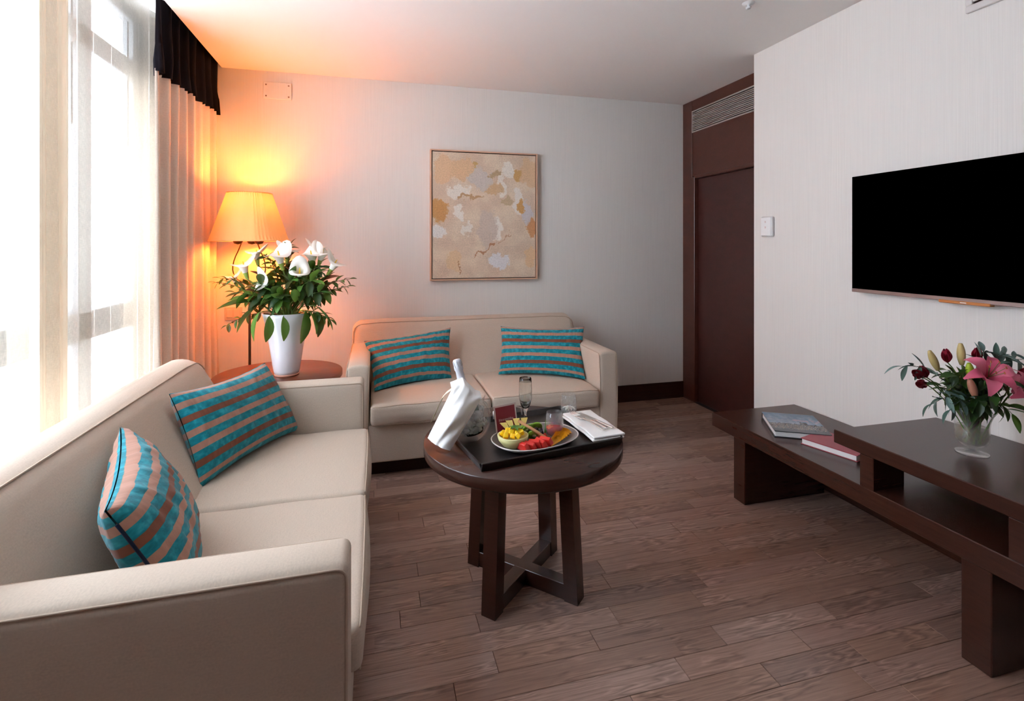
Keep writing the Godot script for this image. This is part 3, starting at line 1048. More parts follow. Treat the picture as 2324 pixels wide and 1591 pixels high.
func fruit_plate(turn: float) -> void:
	var pc := Vector3(0.622, 0.609, -1.957)
	var o := thing("fruit_plate", "grey oval stoneware plate with pale rim, full of cut fruit", "plate", pc, turn + 0.1)
	var st := S()
	var prof := [Vector2(0.0, 0.0), Vector2(0.72, 0.0), Vector2(0.93, 0.016), Vector2(1.0, 0.024), Vector2(1.0, 0.027)]
	var inner := [Vector2(0.985, 0.027), Vector2(0.91, 0.019), Vector2(0.72, 0.005), Vector2(0.0, 0.005)]
	var oval := func(list: Array) -> SurfaceTool:
		var s := S()
		var rows := []
		for p in list:
			var row := PackedVector3Array()
			for j in 49:
				var a := TAU * (j % 48) / 48
				var e := pow(absf(cos(a)), 0.85) * signf(cos(a))
				var g := pow(absf(sin(a)), 0.85) * signf(sin(a))
				row.append(Vector3(0.183 * p.x * e, p.y, 0.13 * p.x * g))
			rows.append(row)
		grid(s, rows)
		return s
	put("dish", oval.call(prof), mat(C(150, 142, 138), 0.35), o)
	put("dish_inside", oval.call(inner), mat(C(128, 120, 116), 0.35), o)
	put("rim", oval.call([Vector2(1.0, 0.0255), Vector2(1.004, 0.0275), Vector2(0.99, 0.029), Vector2(0.975, 0.0265)]), mat(C(226, 218, 212), 0.3), o)
	var base := Basis(Vector3.UP, turn + 0.1)
	var at := func(x: float, y: float, z: float) -> Vector3: return pc + base * Vector3(x, y, z)
	# melon half shell filled with pineapple cubes
	var sp: Vector3 = at.call(-0.112, 0.006, 0.012)
	o = thing("melon_bowl", "hollowed pale melon half filled with yellow cubes", "fruit bowl", sp)
	st = S()
	lathe(st, [Vector2(0.02, 0.0), Vector2(0.04, 0.012), Vector2(0.056, 0.032), Vector2(0.061, 0.05), Vector2(0.055, 0.051)], 32)
	put("melon_skin", st, mat(C(222, 214, 150), 0.5), o)
	st = S()
	lathe(st, [Vector2(0.055, 0.051), Vector2(0.05, 0.042), Vector2(0.0, 0.036)], 32)
	put("melon_flesh", st, mat(C(244, 226, 150), 0.5), o)
	var ym := mat(C(250, 200, 20), 0.35)
	ym.subsurf_scatter_enabled = true
	ym.subsurf_scatter_strength = 0.2
	for i in 13:
		var a := i * 2.4
		var r := 0.041 * sqrt(i / 13.0)
		st = S()
		soft(st, Vector3.ZERO, Vector3(0.021, 0.019, 0.02), 0.005, null, 1)
		var q := put("pineapple_cube", st, ym)
		q.position = sp + Vector3(r * cos(a), 0.05 + 0.012 * (1.0 - r / 0.045) + 0.003 * (i % 3), r * sin(a))
		q.rotation = Vector3(rng.randf() * 0.8, rng.randf() * 3, rng.randf() * 0.8)
		tag(q, "yellow pineapple cube in the melon bowl", "pineapple cube", "pineapple cubes in the melon bowl")
	for i in 6:
		var q := put("mint_leaf", leaf_mesh(0.03, 0.014, 0.3), M.leaf2)
		q.position = sp + Vector3(0.012, 0.074, -0.006)
		q.rotation = Vector3(-0.3, i * 1.05, 0)
		tag(q, "green mint leaf on the yellow cubes", "mint leaf", "mint leaves on the melon bowl")
	# watermelon wedges
	var rm := mat(C(232, 56, 48), 0.35)
	rm.subsurf_scatter_enabled = true
	rm.subsurf_scatter_strength = 0.15
	for i in 5:
		st = S()
		soft(st, Vector3.ZERO, Vector3(0.02, 0.03, 0.05), 0.003, func(p): return Vector3(p.x * (1.0 - 14.0 * p.y), p.y, p.z * (1.0 - 10.0 * p.y)), 2)
		var q := put("watermelon_piece", st, rm)
		q.position = at.call(-0.105 + i * 0.026, 0.031 - 0.002 * (i % 2), 0.072 + 0.004 * (i % 2))
		q.rotation = Vector3(0.1 * (i % 2), turn + 0.35 + 0.3 * (i % 3), 0.45)
		tag(q, "red watermelon wedge in the row at the plate's near edge", "watermelon", "watermelon wedges on the plate")
	# orange slices
	var om := mat(C(248, 164, 16), 0.35)
	for i in 6:
		st = S()
		var rr := []
		for k in 2:
			var row := PackedVector3Array()
			for j in 17:
				var a := PI * j / 16.0
				row.append(Vector3(0.036 * cos(a), 0.036 * sin(a) * 0.75, k * 0.006))
			rr.append(row)
		grid(st, rr)
		for k in 2:
			for j in 16: tri(st, Vector3(0, 0, k * 0.006), rr[k][j], rr[k][j + 1], Vector3(0, 0, k * 2 - 1))
		var q := put("orange_slice", st, om)
		q.position = at.call(0.04 + i * 0.014, 0.012 + 0.002 * i, 0.082 - i * 0.009)
		q.rotation = Vector3(-0.75, turn + 0.5 - 0.12 * i, 0)
		tag(q, "half-round orange slice fanned on the right of the plate", "orange slice", "orange slices on the plate")
	# kiwi slices
	var km := mat(C(140, 186, 60), 0.35)
	var kc := mat(C(226, 232, 180), 0.4)
	var ks := mat(C(38, 44, 20), 0.5)
	for i in 5:
		var p: Vector3 = at.call(-0.035 + i * 0.024, 0.034 + 0.004 * (i % 2), -0.06 + 0.008 * (i % 2))
		if i == 4: p = at.call(-0.005, 0.03, 0.0)
		var q := thing("kiwi_slice", "green kiwi slice standing in the middle of the plate", "kiwi slice", p, 0, "kiwi slices on the plate")
		q.rotation = Vector3(0.5, turn + 0.5 - 0.25 * i, 0.3)
		st = S()
		lathe(st, [Vector2(0, -0.004), Vector2(0.026, -0.004), Vector2(0.027, 0), Vector2(0.026, 0.004), Vector2(0, 0.004)], 22, Vector3.ZERO, Basis(Vector3.RIGHT, PI / 2))
		put("flesh", st, km, q)
		st = S()
		lathe(st, [Vector2(0.008, -0.0046), Vector2(0.008, 0.0046), Vector2(0, 0.0046)], 12, Vector3.ZERO, Basis(Vector3.RIGHT, PI / 2))
		put("core", st, kc, q)
		st = S()
		for j in 14:
			var a := TAU * j / 14
			bx(st, Vector3(0.0125 * cos(a), 0.0125 * sin(a), 0), Vector3(0.0018, 0.0018, 0.0094), 0.0004)
		put("seeds", st, ks, q)
	# dark grapes and strawberry
	var gm := mat(C(46, 22, 34), 0.3)
	for i in 8:
		st = S()
		lathe(st, [Vector2(0, -0.011), Vector2(0.008, -0.008), Vector2(0.0112, 0), Vector2(0.008, 0.008), Vector2(0, 0.011)], 14)
		var q := put("grape", st, gm)
		q.position = at.call(0.008 + 0.014 * (i % 3), 0.022 + 0.015 * (i / 4), -0.03 + 0.013 * (i % 4))
		tag(q, "dark purple grape in the middle of the plate", "grape", "dark grapes on the plate")
	for i in 3:
		st = S()
		lathe(st, [Vector2(0, -0.02), Vector2(0.008, -0.014), Vector2(0.0155, 0.0), Vector2(0.014, 0.009), Vector2(0, 0.013)], 16)
		var q := put("strawberry", st, mat(C(190, 44, 30), 0.35))
		q.position = at.call(-0.002 + 0.017 * i, 0.021, 0.03 - 0.006 * i)
		q.rotation = Vector3(1.2, i * 0.8, 0.3)
		tag(q, "red strawberry half hidden between grapes and orange", "strawberry", "strawberries on the plate")
	# pale pineapple fan and wafer stick, chive sprig
	for i in 4:
		st = S()
		var a := -0.7 + i * 0.28
		var d := Vector3(sin(a), 0.9, -0.2).normalized()
		tri(st, Vector3.ZERO, d * 0.075 + Vector3(0.014, 0, 0.004 * i), d * 0.075 - Vector3(0.014, 0, -0.004 * i), Vector3.BACK)
		tri(st, Vector3(0, 0, -0.006), d * 0.075 + Vector3(0.014, 0, 0.004 * i - 0.006), d * 0.075 - Vector3(0.014, 0, -0.004 * i + 0.006), Vector3.FORWARD)
		quad(st, d * 0.075 + Vector3(0.014, 0, 0.004 * i), d * 0.075 - Vector3(0.014, 0, -0.004 * i), d * 0.075 - Vector3(0.014, 0, -0.004 * i + 0.006), d * 0.075 + Vector3(0.014, 0, 0.004 * i - 0.006), Vector3.UP)
		var q := put("pineapple_wedge", st, mat(C(240, 214, 120), 0.4))
		q.position = at.call(-0.065 + 0.012 * i, 0.012, -0.055)
		tag(q, "pale yellow pineapple wedge standing behind the melon bowl", "pineapple wedge", "pineapple wedges on the plate")
	st = S()
	tube(st, [at.call(-0.045, 0.078, -0.055), at.call(-0.02, 0.06, 0.0), at.call(0.008, 0.036, 0.072)], 0.006, 10)
	tag(put("wafer_stick", st, mat(C(188, 138, 92), 0.6)), "brown rolled wafer stick lying across the fruit", "wafer")
	st = S()
	for i in 5:
		tube(st, bez(at.call(0.05, 0.02, -0.01), at.call(0.055 + 0.004 * i, 0.05, -0.01), at.call(0.06 + 0.009 * i, 0.075 - 0.006 * i, -0.014 + 0.004 * i), 5), 0.0015, 5)
	tag(put("herb_sprig", st, M.leaf2), "small green herb sprig beside the red drink", "herb")

func glasses() -> void:
	var o := thing("champagne_flute", "tall empty clear champagne flute behind the fruit plate", "glass", Vector3(0.628, 0.609, -2.118))
	var st := S()
	lathe(st, [Vector2(0, 0), Vector2(0.033, 0.0), Vector2(0.0335, 0.0012), Vector2(0.033, 0.0024), Vector2(0.012, 0.006), Vector2(0.005, 0.014), Vector2(0.0042, 0.04), Vector2(0.0055, 0.07), Vector2(0.011, 0.084), Vector2(0.021, 0.104), Vector2(0.0275, 0.13), Vector2(0.0285, 0.16), Vector2(0.027, 0.2), Vector2(0.0256, 0.218), Vector2(0.025, 0.2188), Vector2(0.0243, 0.218), Vector2(0.0257, 0.2), Vector2(0.0272, 0.16), Vector2(0.0262, 0.13), Vector2(0.0197, 0.106), Vector2(0.01, 0.091), Vector2(0, 0.088)], 36)
	put("bowl_and_stem", st, M.glass, o)
	var tumbler := func(p: Vector3, label: String) -> Node3D:
		var t := thing("tumbler", label, "glass", p)
		var s := S()
		lathe(s, [Vector2(0, 0.0), Vector2(0.022, 0.0), Vector2(0.033, 0.012), Vector2(0.0375, 0.036), Vector2(0.036, 0.068), Vector2(0.0318, 0.1), Vector2(0.0311, 0.1008), Vector2(0.0304, 0.1), Vector2(0.0346, 0.068), Vector2(0.0361, 0.036), Vector2(0.0317, 0.014), Vector2(0.021, 0.005), Vector2(0, 0.005)], 40)
		put("glass_wall", s, M.thin_glass, t)
		return t
	var rp := Vector3(0.711, 0.617, -1.98)
	var a: Node3D = tumbler.call(rp, "round stemless glass of red drink on the plate")
	st = S()
	lathe(st, [Vector2(0, 0.006), Vector2(0.0205, 0.006), Vector2(0.031, 0.0155), Vector2(0.0353, 0.035), Vector2(0.0353, 0.046), Vector2(0, 0.046)], 32)
	var red := glass(Color(0.66, 0.0, 0.04, 0.96), 0.05)
	put("red_drink", st, red, a)
	var f := thing("orange_flower", "small orange flower resting on the red drink", "flower", rp + Vector3(-0.022, 0.048, 0.012))
	for i in 12:
		var q := put("petal", leaf_mesh(0.017, 0.011, 0.2), mat(C(250, 120, 10), 0.5), f)
		q.rotation = Vector3(0.35 - 0.2 * (i % 2), i * TAU / 12, 0)
	st = S()
	lathe(st, [Vector2(0.007, 0), Vector2(0.006, 0.005), Vector2(0, 0.007)], 12)
	put("heart", st, mat(C(200, 60, 0), 0.6), f)
	var wp := Vector3(0.868, 0.609, -2.222)
	var b: Node3D = tumbler.call(wp, "clear tumbler of water with a floating white flower")
	st = S()
	lathe(st, [Vector2(0, 0.006), Vector2(0.0205, 0.006), Vector2(0.031, 0.0155), Vector2(0.0353, 0.035), Vector2(0.0353, 0.044), Vector2(0, 0.044)], 32)
	put("water", st, glass(Color(0.8, 0.86, 0.86, 0.1), 0.02), b)
	f = thing("white_flower", "white blossom floating in the water tumbler", "flower", wp + Vector3(0, 0.046, 0))
	for i in 14:
		var q := put("petal", leaf_mesh(0.032 - 0.008 * (i % 2), 0.013, 0.15), M.calla, f)
		q.rotation = Vector3(0.15 + 0.5 * (i % 2), i * TAU / 14, 0)

func cutlery(turn: float) -> void:
	var o := thing("folded_napkin", "folded white napkin under the fork and knife on the tray", "napkin", Vector3(0.898, 0.64, -2.035), turn - 0.13)
	var st := S()
	for k in 2:
		soft(st, Vector3(0.004 * k, -0.016 + 0.0105 * k, 0), Vector3(0.14, 0.0095, 0.315), 0.0042, func(p): return p + Vector3(0, 0.0015 * sin(p.z * 40.0 + p.x * 23.0) - 0.012 * maxf(0.0, -p.z - 0.02) * 6.0 * 0.16, 0), 8)
	put("cloth", st, M.napkin, o)
	# fork
	var f := thing("fork", "silver fork lying on the folded napkin, tines away from camera", "fork", Vector3(0.878, 0.6415, -2.04), turn + 0.05)
	st = S()
	soft(st, Vector3(0, 0.003, 0.04), Vector3(0.009, 0.003, 0.12), 0.0012, func(p): return Vector3(p.x * (0.6 + 0.006 * 0 + 4.5 * maxf(0.0, p.z)), p.y + 0.004 * cos(p.z * 18.0), p.z), 6)
	put("handle", st, M.steel, f)
	st = S()
	soft(st, Vector3(0, 0.004, -0.035), Vector3(0.024, 0.0028, 0.035), 0.0012, func(p): return Vector3(p.x * (1.0 - 12.0 * maxf(0.0, p.z + 0.035)), p.y + 0.003 * cos((p.z + 0.035) * 60.0), p.z), 4)
	put("fork_neck", st, M.steel, f)
	for i in 4:
		st = S()
		tube(st, [Vector3(-0.0093 + i * 0.0062, 0.006, -0.05), Vector3(-0.0093 + i * 0.0062, 0.006, -0.075), Vector3(-0.0093 + i * 0.0062, 0.01, -0.095)], [0.0018, 0.0016, 0.0008], 6)
		put("tine", st, M.steel, f)
	f.scale = Vector3(1.3, 1.3, 1.2)
	for k in 2:
		var n := thing("knife", ["silver table knife lying between fork and the second knife", "silver table knife lying furthest from the fork"][k], "knife", Vector3(0.9 + 0.02 * k, 0.6405, -2.046 + 0.004 * k), turn + 0.06 + 0.04 * k)
		st = S()
		soft(st, Vector3(0, 0.004, 0.05), Vector3(0.009, 0.005, 0.095), 0.002, null, 4)
		put("handle", st, M.steel, n)
		st = S()
		soft(st, Vector3(0, 0.004, -0.045), Vector3(0.015, 0.0016, 0.1), 0.0007, func(p): return Vector3(p.x * (1.0 - 0.5 * maxf(0.0, -p.z - 0.07) * 30.0), p.y, p.z), 5)
		put("blade", st, M.steel, n)
		n.scale = Vector3(1.3, 1.3, 1.15)

# ---------------------------------------------------------------- books
func console_things() -> void:
	var nb := fn(101, 0.03, 3)
	var cover := tex(256, 180, func(x: int, y: int):
		var v := y / 180.0
		var n := nb.get_noise_2d(x, y)
		var c := C(92, 118, 142).lerp(C(168, 180, 196), clampf(v * 1.5 + 0.5 * n - 0.15, 0, 1)).lerp(C(196, 160, 172), clampf(0.5 - absf(v - 0.36) * 7.0 + n, 0, 0.5) * (1.0 if x > 120 else 0.2))
		var sky := 0.56 + 0.05 * nb.get_noise_2d(floorf(x / 7.0) * 30.0, 4.0) - (0.1 if x > 150 and x < 185 else 0.0)
		if v > sky: c = C(70, 78, 84).lerp(C(104, 110, 112), 0.5 + n)
		if v > 0.6 and v < 0.84:
			var l := nb.get_noise_2d(x * 5.0, y * 6.0)
			if l > 0.28: c = c.lerp(C(236, 196, 170), 0.8)
		if v > 0.88: c = C(84, 90, 94)
		c.a = 1.0
		return c)
	var cm := mat(Color(1, 1, 1), 0.25, 0.5)
	cm.albedo_texture = cover
	# city book on top-left, thick, overlapping the red one
	var paper := mat(C(236, 234, 232), 0.8)
	var dk := mat(C(40, 46, 52), 0.35)
	var o := thing("book", "large book with a dusk skyline cover on the low bench", "book", Vector3(2.15, 0.426, -2.235), -0.52)
	put("page_block", slab(-0.126, 0.126, 0.004, 0.029, -0.146, 0.15, 0.001), paper, o)
	put("board", slab(-0.13, 0.13, 0, 0.004, -0.15, 0.154, 0.0008), dk, o)
	put("board", slab(-0.13, 0.13, 0.029, 0.033, -0.15, 0.154, 0.0008), dk, o)
	put("spine", slab(-0.13, 0.13, 0.0, 0.033, -0.155, -0.149, 0.001), dk, o)
	var st := S()
	grid(st, [PackedVector3Array([Vector3(-0.1295, 0.0333, -0.1495), Vector3(0.1295, 0.0333, -0.1495)]), PackedVector3Array([Vector3(-0.1295, 0.0333, 0.1535), Vector3(0.1295, 0.0333, 0.1535)])])
	put("cover_print", st, cm, o)
	var rd := mat(C(158, 62, 76), 0.4)
	o = thing("book", "dark red hardback book lying beside the raised bench top", "book", Vector3(2.146, 0.426, -1.965), -1.29)
	put("page_block", slab(-0.122, 0.122, 0.003, 0.026, -0.09, 0.093, 0.001), paper, o)
	put("board", slab(-0.127, 0.127, 0, 0.003, -0.094, 0.096, 0.0008), rd, o)
	put("board", slab(-0.127, 0.127, 0.026, 0.03, -0.094, 0.096, 0.0008), rd, o)
	put("spine", slab(-0.127, 0.127, 0, 0.03, -0.098, -0.092, 0.001), rd, o)

# ---------------------------------------------------------------- plants
var leaf_cache := {}
func leaf_mesh(l: float, w: float, droop: float) -> ArrayMesh:
	var key := "%.4f_%.4f_%.2f" % [l, w, droop]
	if leaf_cache.has(key): return leaf_cache[key]
	var st := S()
	var rows := []
	var n := 7
	for i in n + 1:
		var t := i / float(n)
		var ww := w * 0.5 * pow(sin(PI * minf(1.0, 0.04 + t * 0.94)), 0.8)
		var y := -droop * l * t * t
		var z := l * (t - 0.15 * droop * t * t)
		rows.append(PackedVector3Array([Vector3(-ww, y + ww * 0.25, z), Vector3(-ww * 0.5, y + ww * 0.02, z), Vector3(0, y - ww * 0.08, z), Vector3(ww * 0.5, y + ww * 0.02, z), Vector3(ww, y + ww * 0.25, z)]))
	grid(st, rows)
	var m := fin(st)
	leaf_cache[key] = m
	return m

# basis whose z axis points along d, y as far up as it can
func aim(d: Vector3, roll := 0.0) -> Basis:
	d = d.normalized()
	var x := Vector3.UP.cross(d)
	if x.length() < 0.05: x = Vector3.RIGHT
	x = x.normalized()
	return Basis(x, d.cross(x), d) * Basis(Vector3.BACK, roll)

func branch(called: String, label: String, category: String, group: String, pts: Array, stem_r: float, stem_m: Material, count: int, l: float, w: float, mats: Array, r: RandomNumberGenerator, from := 0.35, spread := 1.0) -> Node3D:
	var o := thing(called, label, category, Vector3.ZERO, 0, group)
	var st := S()
	var rad := []
	for i in pts.size(): rad.append(lerpf(stem_r, stem_r * 0.5, i / float(pts.size() - 1)))
	tube(st, pts, rad, 6)
	put("stem", st, stem_m, o)
	var n := pts.size() - 1
	for k in count:
		var t := lerpf(from, 1.0, k / maxf(1.0, count - 1.0)) * n
		var i := mini(int(t), n - 1)
		var p: Vector3 = pts[i].lerp(pts[i + 1], t - i)
		var T: Vector3 = (pts[i + 1] - pts[i]).normalized()
		var a := k * 2.4 + r.randf() * 0.8
		var s := T.cross(Vector3.UP if absf(T.y) < 0.95 else Vector3.RIGHT).normalized()
		var b := s.cross(T)
		var d := (T * (0.6 if k < count - 1 else 3.0) + (s * cos(a) + b * sin(a)) * spread).normalized()
		var f := r.randf_range(0.8, 1.15)
		var q := put("leaf", leaf_mesh(l, w, [0.15, 0.35, 0.55][k % 3]), mats[r.randi() % mats.size()], o)
		q.transform = Transform3D(aim(d, r.randf_range(-0.5, 0.5)).scaled_local(Vector3.ONE * f), p)
	return o

func calla(p: Vector3, dir: Vector3, base: Vector3, size: float, label: String) -> void:
	var o := thing("calla_lily", label, "flower", Vector3.ZERO, 0, "white calla lilies in the white vase")
	var B := aim(dir)       # z of this basis = up the flower
	var L := 0.1 * size
	var neck := p - dir.normalized() * L
	var st := S()
	tube(st, bez(base, Vector3(lerpf(base.x, neck.x, 0.55), neck.y - 0.08, lerpf(base.z, neck.z, 0.55)), neck, 9), 0.0055, 8)
	put("stem", st, M.stem, o)
	var fun := func(t0: float, t1: float, nt: int, off: float) -> SurfaceTool:
		var s := S()
		var rows := []
		for i in nt + 1:
			var t := lerpf(t0, t1, i / float(nt))
			var row := PackedVector3Array()
			for j in 25:
				var a := TAU * j / 24.0
				var tip := pow(maxf(0.0, cos(a)), 3.0)
				var rr := size * (0.007 + 0.014 * t + 0.03 * pow(t, 3.5) * (1.0 + 0.55 * tip)) + off
				var y := L * t * (1.0 + 0.22 * tip * t) - 0.012 * size * pow(t, 6.0) * (1.0 - cos(2.0 * a)) - 0.014 * size * pow(t, 8.0)
				row.append(neck + B * Vector3(rr * sin(a), rr * cos(a), y))
			rows.append(row)
		grid(s, rows)
		return s
	put("spathe", fun.call(0.28, 1.0, 12, 0.0), M.calla, o)
	put("green_throat", fun.call(0.0, 0.32, 4, 0.0004), M.calla_neck, o)
	st = S()
	tube(st, [neck + B * Vector3(0, 0, L * 0.25), neck + B * Vector3(0, 0.002, L * 0.55), neck + B * Vector3(0, 0.004, L * 0.85)], [0.004 * size, 0.0045 * size, 0.002 * size], 8)
	put("spadix", st, M.spadix, o)

func calla_bouquet() -> void:
	var V := Vector3(-0.525, 0.6, -3.425)
	var o := thing("white_vase", "tall tapered white vase on the corner table", "vase", V)
	var st := S()
	lathe(st, [Vector2(0, 0.012), Vector2(0.07, 0.012), Vector2(0.076, 0.03), Vector2(0.095, 0.16), Vector2(0.115, 0.28), Vector2(0.132, 0.36), Vector2(0.14, 0.385), Vector2(0.136, 0.386), Vector2(0.126, 0.36), Vector2(0.108, 0.28), Vector2(0.088, 0.16), Vector2(0.0, 0.15)], 44)
	put("body", st, M.white_gloss, o)
	st = S()
	lathe(st, [Vector2(0, 0), Vector2(0.07, 0), Vector2(0.073, 0.006), Vector2(0.07, 0.0125), Vector2(0, 0.0125)], 36)
	put("foot", st, mat(C(206, 150, 130), 0.2), o, "pinkish glass foot")
	var b := V + Vector3(0, 0.3, 0)
	var r := RandomNumberGenerator.new()
	r.seed = 77
	var data := [
		[Vector3(-0.43, 1.275, -3.27), Vector3(0.1, 0.75, 0.75), 1.0, "white calla lily facing the camera in the middle of the bouquet"],
		[Vector3(-0.675, 1.195, -3.3), Vector3(-0.75, 0.3, 0.55), 1.0, "white calla lily hanging low at the front left"],
		[Vector3(-0.385, 1.385, -3.36), Vector3(-0.15, 0.95, 0.3), 1.15, "large white calla lily standing right of the tall middle stem"],
		[Vector3(-0.3, 1.39, -3.39), Vector3(0.3, 0.9, 0.25), 1.1, "white calla lily second from the right, behind another"],
		[Vector3(-0.21, 1.325, -3.34), Vector3(0.55, 0.85, 0.1), 1.1, "white calla lily furthest right, in side view"],
		[Vector3(-0.79, 1.32, -3.46), Vector3(-0.25, 0.95, 0.1), 1.15, "white calla lily upright at the left, below the shade"],
		[Vector3(-0.575, 1.385, -3.37), Vector3(-0.2, 0.9, 0.3), 1.25, "large white calla lily in the middle just under the lampshade"],
		[Vector3(-0.515, 1.405, -3.5), Vector3(0.15, 0.95, -0.1), 1.1, "white calla lily at the back of the bouquet, right of centre"],
		[Vector3(-0.72, 1.39, -3.5), Vector3(-0.15, 0.95, 0.0), 1.0, "white calla lily at the back, in front of the lamp stays"],
		[Vector3(-0.345, 1.42, -3.45), Vector3(0.2, 0.95, 0.0), 1.0, "small white calla lily topmost on the right"],
		[Vector3(-0.85, 1.235, -3.5), Vector3(-0.3, 0.95, 0.1), 0.8, "half hidden small calla lily furthest left"]]
	for d in data:
		calla(d[0], d[1], b + Vector3(r.randf_range(-0.05, 0.05), 0, r.randf_range(-0.05, 0.05)), d[2] * 1.18, d[3])
	# slim leafy twigs round the bouquet
	var tips := [Vector3(-0.95, 1.17, -3.53), Vector3(-0.9, 1.2, -3.45), Vector3(-0.15, 1.19, -3.32), Vector3(-0.17, 1.14, -3.35), Vector3(-0.87, 0.91, -3.46), Vector3(-0.26, 0.95, -3.28), Vector3(-0.51, 1.4, -3.46), Vector3(-0.66, 1.34, -3.42), Vector3(-0.8, 1.12, -3.36), Vector3(-0.3, 1.24, -3.3)]
	var tip_words := ["reaching furthest left", "just above the furthest left twig", "reaching furthest right", "just below the furthest right twig", "drooping low left, before the light switch", "drooping low right beside the vase rim", "standing tallest, right under the lampshade", "upright in front of the lamp stays", "low left above the big side leaf", "upper right, below the lilies"]
	for ti in tips.size():
		var t: Vector3 = tips[ti]
		var pts := bez(b, Vector3(lerpf(b.x, t.x, 0.35), maxf(t.y, 1.08) - 0.02, lerpf(b.z, t.z, 0.4)), t, 10)
		branch("leafy_twig", "slim dark leafy twig of the calla bouquet, " + tip_words[ti], "twig", "leafy twigs in the white vase", pts, 0.003, M.twig, 17, 0.056, 0.025, [M.leaf, M.leaf3, M.leaf3], r, 0.45, 0.9)
	# fuller greenery in the middle
	for k in 22:
		var a := k * 2.4
		var rr := 0.08 + 0.13 * r.randf()
		var t := V + Vector3(rr * cos(a) * 1.35, 0.5 + 0.17 * r.randf() - (0.06 if rr > 0.17 else 0.0), rr * sin(a) * 0.9 + 0.02)
		var pts := bez(b, Vector3(lerpf(b.x, t.x, 0.3), t.y - 0.02, lerpf(b.z, t.z, 0.3)), t, 8)
		branch("green_spray", "bushy spray of glossy green leaves in the white vase", "foliage", "green sprays in the white vase", pts, 0.0035, M.stem, 13, 0.095, 0.042, [M.leaf, M.leaf2, M.leaf3, M.leaf3], r, 0.5, 1.0)
	# large magnolia leaves, some brown backed, falling over the rim
	var big := [
		[Vector3(-0.7, 1.06, -3.36), Vector3(-0.95, 0.1, 0.1), 0.2, "leaf"], [Vector3(-0.6, 0.98, -3.28), Vector3(0.1, -1.0, 0.25), 0.15, "leaf2"], [Vector3(-0.52, 0.975, -3.27), Vector3(0.25, -0.95, 0.3), 0.14, "leaf2"],
		[Vector3(-0.4, 1.0, -3.28), Vector3(0.1, -1.0, 0.15), 0.19, "leaf"], [Vector3(-0.34, 1.03, -3.3), Vector3(0.75, -0.55, 0.3), 0.18, "leaf"], [Vector3(-0.66, 1.0, -3.32), Vector3(-0.4, -0.9, 0.2), 0.17, "leaf2"],
		[Vector3(-0.38, 1.0, -3.3), Vector3(0.55, -0.7, 0.4), 0.15, "leaf2"], [Vector3(-0.7, 1.02, -3.4), Vector3(-0.7, -0.6, 0.2), 0.17, "leaf2"], [Vector3(-0.6, 1.16, -3.4), Vector3(-0.5, 0.7, 0.3), 0.15, "leaf_brown"],
		[Vector3(-0.45, 1.18, -3.36), Vector3(-0.3, 0.8, 0.3), 0.14, "leaf_brown"], [Vector3(-0.66, 1.1, -3.34), Vector3(-0.2, 0.5, 0.7), 0.13, "leaf_brown"], [Vector3(-0.36, 1.15, -3.36), Vector3(0.6, 0.5, 0.3), 0.17, "leaf_brown"],
		[Vector3(-0.46, 1.06, -3.3), Vector3(0.1, 0.8, 0.5), 0.13, "leaf2"], [Vector3(-0.55, 1.08, -3.28), Vector3(-0.1, 0.55, 0.7), 0.12, "leaf2"], [Vector3(-0.76, 1.12, -3.42), Vector3(-0.4, 0.8, 0.1), 0.12, "leaf3"], [Vector3(-0.33, 0.99, -3.33), Vector3(0.2, -0.9, 0.3), 0.15, "leaf3"]]
	var big_words := ["lying out furthest left", "hanging over the vase front, left of middle", "hanging over the vase front, in the middle", "hanging over the vase, right of middle", "stretching out right and down", "hanging down left of the vase", "falling right in front of the rim", "pointing down left past the rim", "standing behind the left lilies", "standing in the middle behind the front lily", "turned forward at the left", "leaning right under the right lilies", "upright in the middle above the rim", "curving forward above the rim", "upright at the left edge", "hanging down right of the vase"]
	for di in big.size():
		var d: Array = big[di]
		var brown: bool = d[3] == "leaf_brown"
		var q := thing("magnolia_leaf", ("broad brown-backed leaf of the calla bouquet, " if brown else "broad green leaf of the calla bouquet, ") + big_words[di], "leaf", Vector3.ZERO, 0, "brown magnolia leaves in the white vase" if brown else "green magnolia leaves in the white vase")
		st = S()
		tube(st, bez(b + Vector3(r.randf_range(-0.04, 0.04), 0.02, r.randf_range(-0.04, 0.04)), Vector3(lerpf(b.x, d[0].x, 0.5), d[0].y + 0.03, lerpf(b.z, d[0].z, 0.6)), d[0], 7), 0.0028, 6)
		put("stalk", st, M.stem, q)
		var lf := put("blade", leaf_mesh(d[2], d[2] * 0.42, 0.3), M[d[3]], q)
		lf.transform = Transform3D(aim(d[1], r.randf_range(-0.5, 0.5)), d[0])

